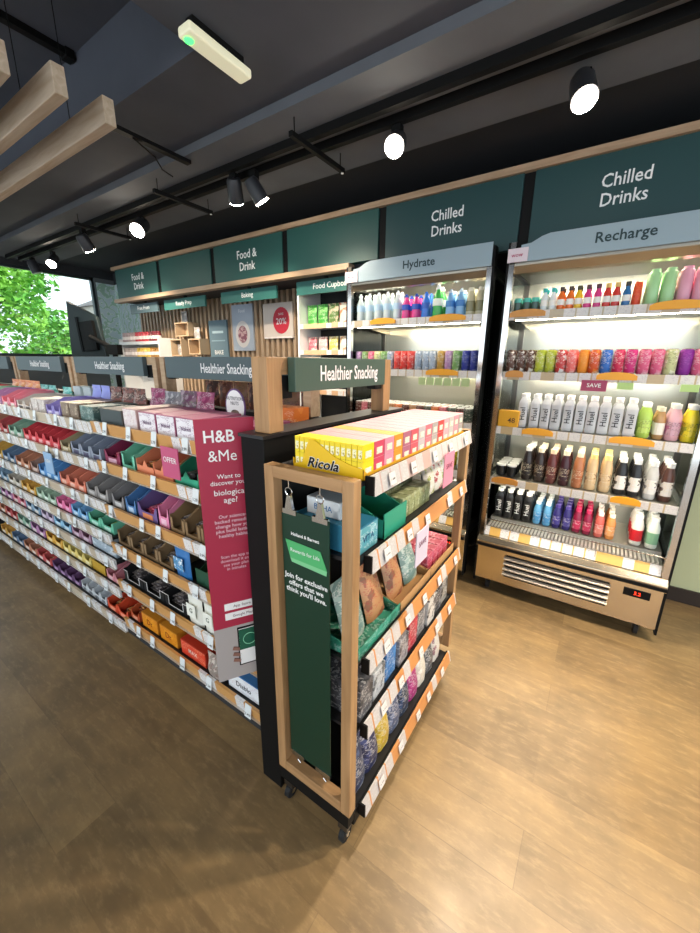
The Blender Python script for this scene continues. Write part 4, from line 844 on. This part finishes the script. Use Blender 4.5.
# timber box shelves on the slats
def crate(x, z, w, h, lbl, item):
    r = empty('box_shelf', (x, 3.04, z)); tag(r, lbl, 'wall shelf', 'timber box shelves on the slats'); b = MB(); P = mat('#c2a888', .6); t = .012; d = .14
    b.box(-w/2, w/2, -d, 0, 0, t, P); b.box(-w/2, w/2, -d, 0, h-t, h, P); b.box(-w/2, -w/2+t, -d, 0, t, h-t, P); b.box(w/2-t, w/2, -d, 0, t, h-t, P); b.build('box_sides', r); MB().box(-w/2+t, w/2-t, -.008, 0, t, h-t, P).build('box_back', r)
    p = pouch_b('cr', printed('#a8a4a0', '#d8d4d0', '#6a5a54', 26), .11, .13, .05); place(p[0], p[1], (x-.02, 2.97, z+h+.001 if item else z+t+.001), 0, f'grey packet {"standing on" if item else "inside"} the {lbl.split(",")[0]}', 'packet')
crate(-4.38, 1.83, .26, .16, 'upper timber box shelf, near the blue poster', 1); crate(-4.525, 1.60, .22, .20, 'lower timber box shelf, above the white shelving end', 0); crate(-4.16, 1.62, .22, .18, 'middle timber box shelf, below the upper one', 1)

# till screen seen from behind
ts = empty('till_monitor', (-4.72, 2.05, 0), math.radians(12)); tag(ts, 'black monitor seen from behind on a stand in front of the window', 'monitor')
Tm = Matrix.Translation((0, 0, 1.84)) @ Matrix.Rotation(math.radians(-4), 4, 'Y')
b = MB(); b.prism([(-.36, 1.58), (.20, 1.58), (.13, 1.98), (.05, 2.02), (-.30, 2.16)], -.02, .02, mat('#1e2829', .4), axis='y'); b.build('screen_housing', ts, bevel=.008)
b = MB(); b.boxT(Tm @ Matrix.Translation((.0, -.035, -.05)), .2, .03, .3, BLACK); b.boxT(Tm @ Matrix.Translation((-.16, -.026, -.02)), .03, .012, .36, BLACK); b.build('rear_cover', ts)
b = MB(); b.tube([(.05, -.06, 1.78), (.36, -.04, 1.66), (.36, -.04, .0)], .025, BLACK, 10); b.lathe([(.16, 0), (.16, .015)], BLACK, 20, (.36, -.04, 0)); b.box(.28, .44, -.07, -.01, 1.60, 1.70, BLACK); b.build('arm_stand', ts)

# ------------------------------------------------------------------ ceiling fittings
for (y, x1, l) in ((1.041, -1.906, 'timber ceiling baffle, lowest of three, reaching closest to the track lights'), (.848, -1.865, 'timber ceiling baffle in the middle of the three'), (.685, -1.898, 'timber ceiling baffle mostly cut off by the picture edge')):
    r = empty('ceiling_baffle', (x1, y, 2.5)); tag(r, l, 'ceiling baffle', 'timber baffles hung from the ceiling')
    MB().box(-3.6, 0, -.03, .015, 0, .098, wood('#cbb9a3', '#b09a80', 'X', rough=.7)).build('baffle_board', r, bevel=.003)
    for q in (-.35, -1.6, -2.9): MB().tube([(q, -.008, .098), (q, -.008, .58)], .002, BLACK, 5).build('hanging_wire', r)
em = empty('emergency_light', (-1.485, 1.262, 2.732)); tag(em, 'cream oblong emergency light with green glow on the ceiling', 'light fitting')
b = MB(); b.box(-.036, .036, -.148, .148, -.034, .0, mat('#d9d6b8', .35, emit=.35)); b.build('diffuser', em, bevel=.008); MB().box(-.02, .02, -.12, .12, .0005, .032, BLACK).build('mount_plate', em)
MB().lathe([(.016, -.003), (.018, 0)], led_mat('#35ff55', 3.), 12, (-.01, -.12, -.035)).build('green_indicator', em)
# tracks
tr = empty('lighting_track', (-2.6, 1.93, 2.71)); tag(tr, 'long twin black lighting track running along the lowered ceiling', 'lighting track')
for y in (-.06, .06): MB().box(-3.5, 4.2, y-.017, y+.017, -.03, .009, BLACK).build('track_profile', tr)
for i, (x, l) in enumerate(((-2.72, 'thin black cross rail near the two lit spotlights'), (-1.50, 'thin black cross rail near the paired dark spotlights'), (-3.9, 'thin black cross rail by the dark spotlight next to the window'))):
    r = empty('cross_rail', (x, 2.0, 2.64)); tag(r, l, 'rail', 'cross rails under the lighting track'); MB().box(-.012, .012, -.30, .16, -.012, .012, BLACK).build('rail_profile', r); MB().tube([(0, -.27, .012), (0, -.27, .08)], .003, BLACK, 6).build('hanger', r); MB().tube([(0, .13, .012), (0, .13, .08)], .003, BLACK, 6).build('hanger', r)
    MB().lathe([(.008, -.004), (.008, 0)], mat('#e8e8e8', .3), 10, (0, .15, -.012)).build('end_stud', r)
for i, (x, y, z) in enumerate(((-2.2, 1.0, 2.98), (-2.45, 1.45, 2.8))): pass
r = empty('ceiling_conduit', (-2.58, .9, 3.05)); tag(r, 'straight black conduit on the recessed ceiling above the baffles', 'conduit'); MB().box(-.02, .02, -1.0, .32, 0, .03, BLACK).build('conduit_body', r); MB().box(-.03, .03, .30, .34, -.01, .03, BLACK).build('junction_box', r)
r = empty('ceiling_conduit', (-2.33, 1.47, 2.70)); tag(r, 'short black conduit crossing from the baffle end to the lowered ceiling', 'conduit'); MB().box(-.02, .02, -.20, .24, 0, .019, BLACK).build('conduit_body', r); MB().tube([(.0, -.1, 0), (-.05, .05, -.02), (-.10, .12, -.045), (-.12, .2, -.05)], .004, BLACK, 6).build('hanging_cable', r)

def spot(x, y, z, aim, lit, lbl, power=60., rad=.055, col=(1, .86, .68), size=1.25, glow=60.):
    r = empty('spotlight', (x, y, z)); tag(r, lbl, 'spotlight', 'spotlights on the ceiling track')
    d = Vector(aim).normalized(); q = d.to_track_quat('-Z', 'Y').to_matrix().to_4x4()
    b = MB(); b.lathe([(rad*.8, .13), (rad, .11), (rad*1.08, .0), (rad*1.0, .0)], mat('#2a2b2f', .45), 20, M=q); b.build('lamp_housing', r, smooth=True)
    b = MB(); b.lathe([(rad*.98, -.006), (rad*.98, -.001)], mat('#fff1dc', .4, emit=glow) if lit else mat('#77777a', .3), 20, M=q); b.build('lens', r)
    p = q @ Vector((0, 0, .08)); b = MB(); b.tube([(p.x, p.y, p.z), (p.x, p.y, 2.64-z)], .012, BLACK, 8); b.box(p.x-.025, p.x+.025, p.y-.018, p.y+.018, 2.62-z, 2.675-z, BLACK); b.build('swivel_arm', r)
    if lit and power:
        L = bpy.data.lights.new('spot_beam', 'SPOT'); L.energy = power; L.color = col; L.spot_size = size; L.spot_blend = .9; L.shadow_soft_size = .045
        o = bpy.data.objects.new('spot_beam', L); COL.objects.link(o); o.parent = r; o.matrix_local = Matrix.Translation(q @ Vector((0, 0, -.02))) @ q
    return r
spot(-.25, 2.03, 2.56, (.25, -.55, -.95), True, 'round lit spotlight alone above the Recharge cooler', 120, .046, size=1.9)
spot(-1.04, 1.93, 2.56, (.3, -1, -.75), True, 'brightest lit spotlight above the Healthier Snacking posts', 85, .046, size=1.5)
spot(-3.36, 1.92, 2.56, (.35, -.8, -.75), True, 'lit spotlight near the cross rail above the gondola', 130, .055, size=1.5)
spot(-5.20, 1.97, 2.54, (.5, -.6, -.75), True, 'lit spotlight closest to the window', 100, .045, size=1.5)
spot(-2.18, 1.93, 2.54, (-.5, .55, -.95), True, 'dark spotlight of a close pair, the one beside the lit lamp', 70, .045, size=1.7); spot(-1.99, 1.97, 2.52, (.3, .6, -1.), True, 'dark spotlight of a close pair, the one nearer the coolers', 55, .045, size=1.7)
spot(-4.15, 1.90, 2.52, (-.2, .55, -.8), True, 'dark spotlight between the two lit lamps', 110, .05, size=1.7); spot(-5.75, 2.02, 2.52, (.1, .3, -1), False, 'small dark spotlight against the window top', rad=.05)

fill_track = empty('lighting_track', (-1.6, -1.1, 2.75)); tag(fill_track, 'added unseen black lighting track for fill lamps over the aisle behind the photographer', 'lighting track')  # added track out of view, holds lamps that brighten the gondola
MB().box(-3.0, 3.6, -.017, .017, -.03, .009, BLACK).build('track_profile', fill_track)
for i, x in enumerate((-3.6, -2.2, -.7, .9)):
    spot(x, -1.1, 2.56, (.0, 1, -.85), True, f'added fill spotlight on the unseen aisle track behind the photographer, {ORD[i]} along it', 38, .05, size=1.0, col=(1, .93, .84))  # added lamps, unseen, to light the gondola and display fronts
for i, x in enumerate((.75, 1.45)):
    spot(x, 1.95, 2.52, (-.15, -.35, -1), True, f'added unseen fill spotlight beyond the Recharge cooler, {ORD[i]} from it', 130, .046, size=2.1)  # extra unseen lamps added to brighten coolers and floor
# ------------------------------------------------------------------ outside
def leafmat(a, b_):
    m, nt, b = _new('leaf_' + a.lstrip('#')); co, _ = obj_xyz(nt); n = N(nt, 'ShaderNodeTexNoise'); n.inputs['Scale'].default_value = 1.6; nt.links.new(co, n.inputs[0])
    nt.links.new(ramp(nt, n.outputs[0], [(.35, a), (.65, b_)]), b.inputs['Base Color']); b.inputs['Roughness'].default_value = .6
    try: b.inputs['Transmission Weight'].default_value = 0
    except Exception: pass
    return m
def tree(x, y, h, rad, lbl, lm, n=5200):
    r = empty('street_tree', (x, y, 0)); tag(r, lbl, 'tree', 'trees outside the window')
    t = MB(); bark = mat('#4a3a2a', .9); t.lathe([(.22, 0), (.16, h*.3), (.10, h*.6), (.04, h*.9)], bark, 10)
    for k in range(7):
        a = k*2.4; t.tube([(0, 0, h*(.3+.07*k)), (rad*.6*math.cos(a), rad*.6*math.sin(a), h*(.45+.07*k))], .022, bark, 6)
    t.build('trunk', r)
    rnd = random.Random(int(abs(x*100)+y*10)); cs = []
    for k in range(34):
        a = rnd.uniform(0, 2*PI); q = rad*rnd.uniform(.15, .85); zz = h*rnd.uniform(.22, .95); q *= 1-.5*abs(zz/h-.5)
        cs.append((q*math.cos(a), q*math.sin(a), zz, rad*rnd.uniform(.25, .42)))
    vs = []; fs = []
    for k in range(n):
        c = cs[k % len(cs)]; v = Vector((rnd.gauss(0, 1), rnd.gauss(0, 1), rnd.gauss(0, 1))).normalized()*c[3]*rnd.uniform(.75, 1.05); p = Vector(c[:3])+v
        s = rnd.uniform(.05, .10); u = Vector((rnd.gauss(0, 1), rnd.gauss(0, 1), rnd.gauss(0, .6))).normalized(); w = u.cross(Vector((rnd.gauss(0, 1), rnd.gauss(0, 1), rnd.gauss(0, 1)))).normalized()
        b0 = len(vs); vs += [tuple(p-u*s), tuple(p+w*s*.5), tuple(p+u*s), tuple(p-w*s*.5)]; fs.append((b0, b0+1, b0+2, b0+3))
    MB().add(vs, fs, lm).build('foliage', r)
lm1 = leafmat('#4f9a2c', '#9ad04a'); lm2 = leafmat('#3f7f2c', '#79b53e')
tree(-11.5, 2.75, 4.7, 1.9, 'bright green tree filling most of the window', lm1, 11000); tree(-15.2, 5.6, 2.9, 1.3, 'darker green tree beside the pale sky in the window', lm2); tree(-14.0, -5.5, 5.2, 1.9, 'bright green tree outside the shop glazing', lm1); tree(-13.0, -10.5, 5.0, 1.9, 'darker tree outside the shop glazing, farthest from the corner', lm2)
struct(MB().box(-60, XL-.2, -30, 40, -.1, -.02, paint('#8f8d88', .9)), 'ground_outside')
hs = empty('town_house_outside', (-26, 13.6, 0)); tag(hs, 'pale distant house with chimney seen through the window', 'house')
MB().box(-2.5, 2.5, -2.0, 3.5, 0, 4.6, paint('#b9b2a8', .9)).build('house_wall', hs); MB().prism([(-2.2, 4.6), (3.7, 4.6), (.75, 6.0)], -2.7, 2.7, mat('#6a6462', .9)).build('roof', hs)
MB().box(-.35, .35, -.9, -.3, 4.9, 6.9, mat('#8f7c70', .9)).build('chimney', hs)
for z in (1.0, 3.0):
    for y in (-1.0, 1.0, 2.4): MB().box(2.5, 2.53, y-.4, y+.4, z, z+1.1, mat('#3a4650', .2)).build('window', hs)

# ------------------------------------------------------------------ lights, world, camera
wd = bpy.data.worlds.new('sky'); SC.world = wd; wd.use_nodes = True; nt = wd.node_tree
bg = nt.nodes['Background']; bg.inputs[0].default_value = (.80, .90, 1.0, 1); bg.inputs[1].default_value = 1.8
sn = bpy.data.lights.new('sun', 'SUN'); sn.energy = 4; sn.angle = .02; so = bpy.data.objects.new('sun', sn); COL.objects.link(so)
so.rotation_euler = Vector((-.35, -.55, -.75)).to_track_quat('-Z', 'Y').to_euler(); so.location = (0, 0, 12)

yaw, pitch, roll = [math.radians(a) for a in (-33.5, 15.43, -.6)]
cy, sy, cp, sp_ = math.cos(yaw), math.sin(yaw), math.cos(pitch), math.sin(pitch)
F = Vector((sy*cp, cy*cp, -sp_)); Rr = Vector((cy, -sy, 0)); Dn = F.cross(Rr)
c_, s_ = math.cos(roll), math.sin(roll)
ri = c_*Rr + s_*Dn; dn = -s_*Rr + c_*Dn
cam = bpy.data.cameras.new('camera'); co = bpy.data.objects.new('camera', cam); COL.objects.link(co)
Mx = Matrix((ri, -dn, -F)).transposed().to_4x4(); Mx.translation = (0, 0, 1.55); co.matrix_world = Mx
cam.sensor_fit = 'HORIZONTAL'; cam.sensor_width = 36; cam.lens = 378.3/700*36; cam.clip_start = .02; cam.clip_end = 200
SC.camera = co
SC.view_settings.view_transform = 'Standard'; SC.view_settings.look = 'None'; SC.view_settings.gamma = 1; SC.view_settings.use_curve_mapping = False
SC.view_settings.exposure = .55
SC.cycles.use_denoising = True
SC.cycles.max_bounces = 8; SC.cycles.transparent_max_bounces = 16; SC.cycles.caustics_reflective = False; SC.cycles.caustics_refractive = False
SC.cycles.sample_clamp_indirect = 6
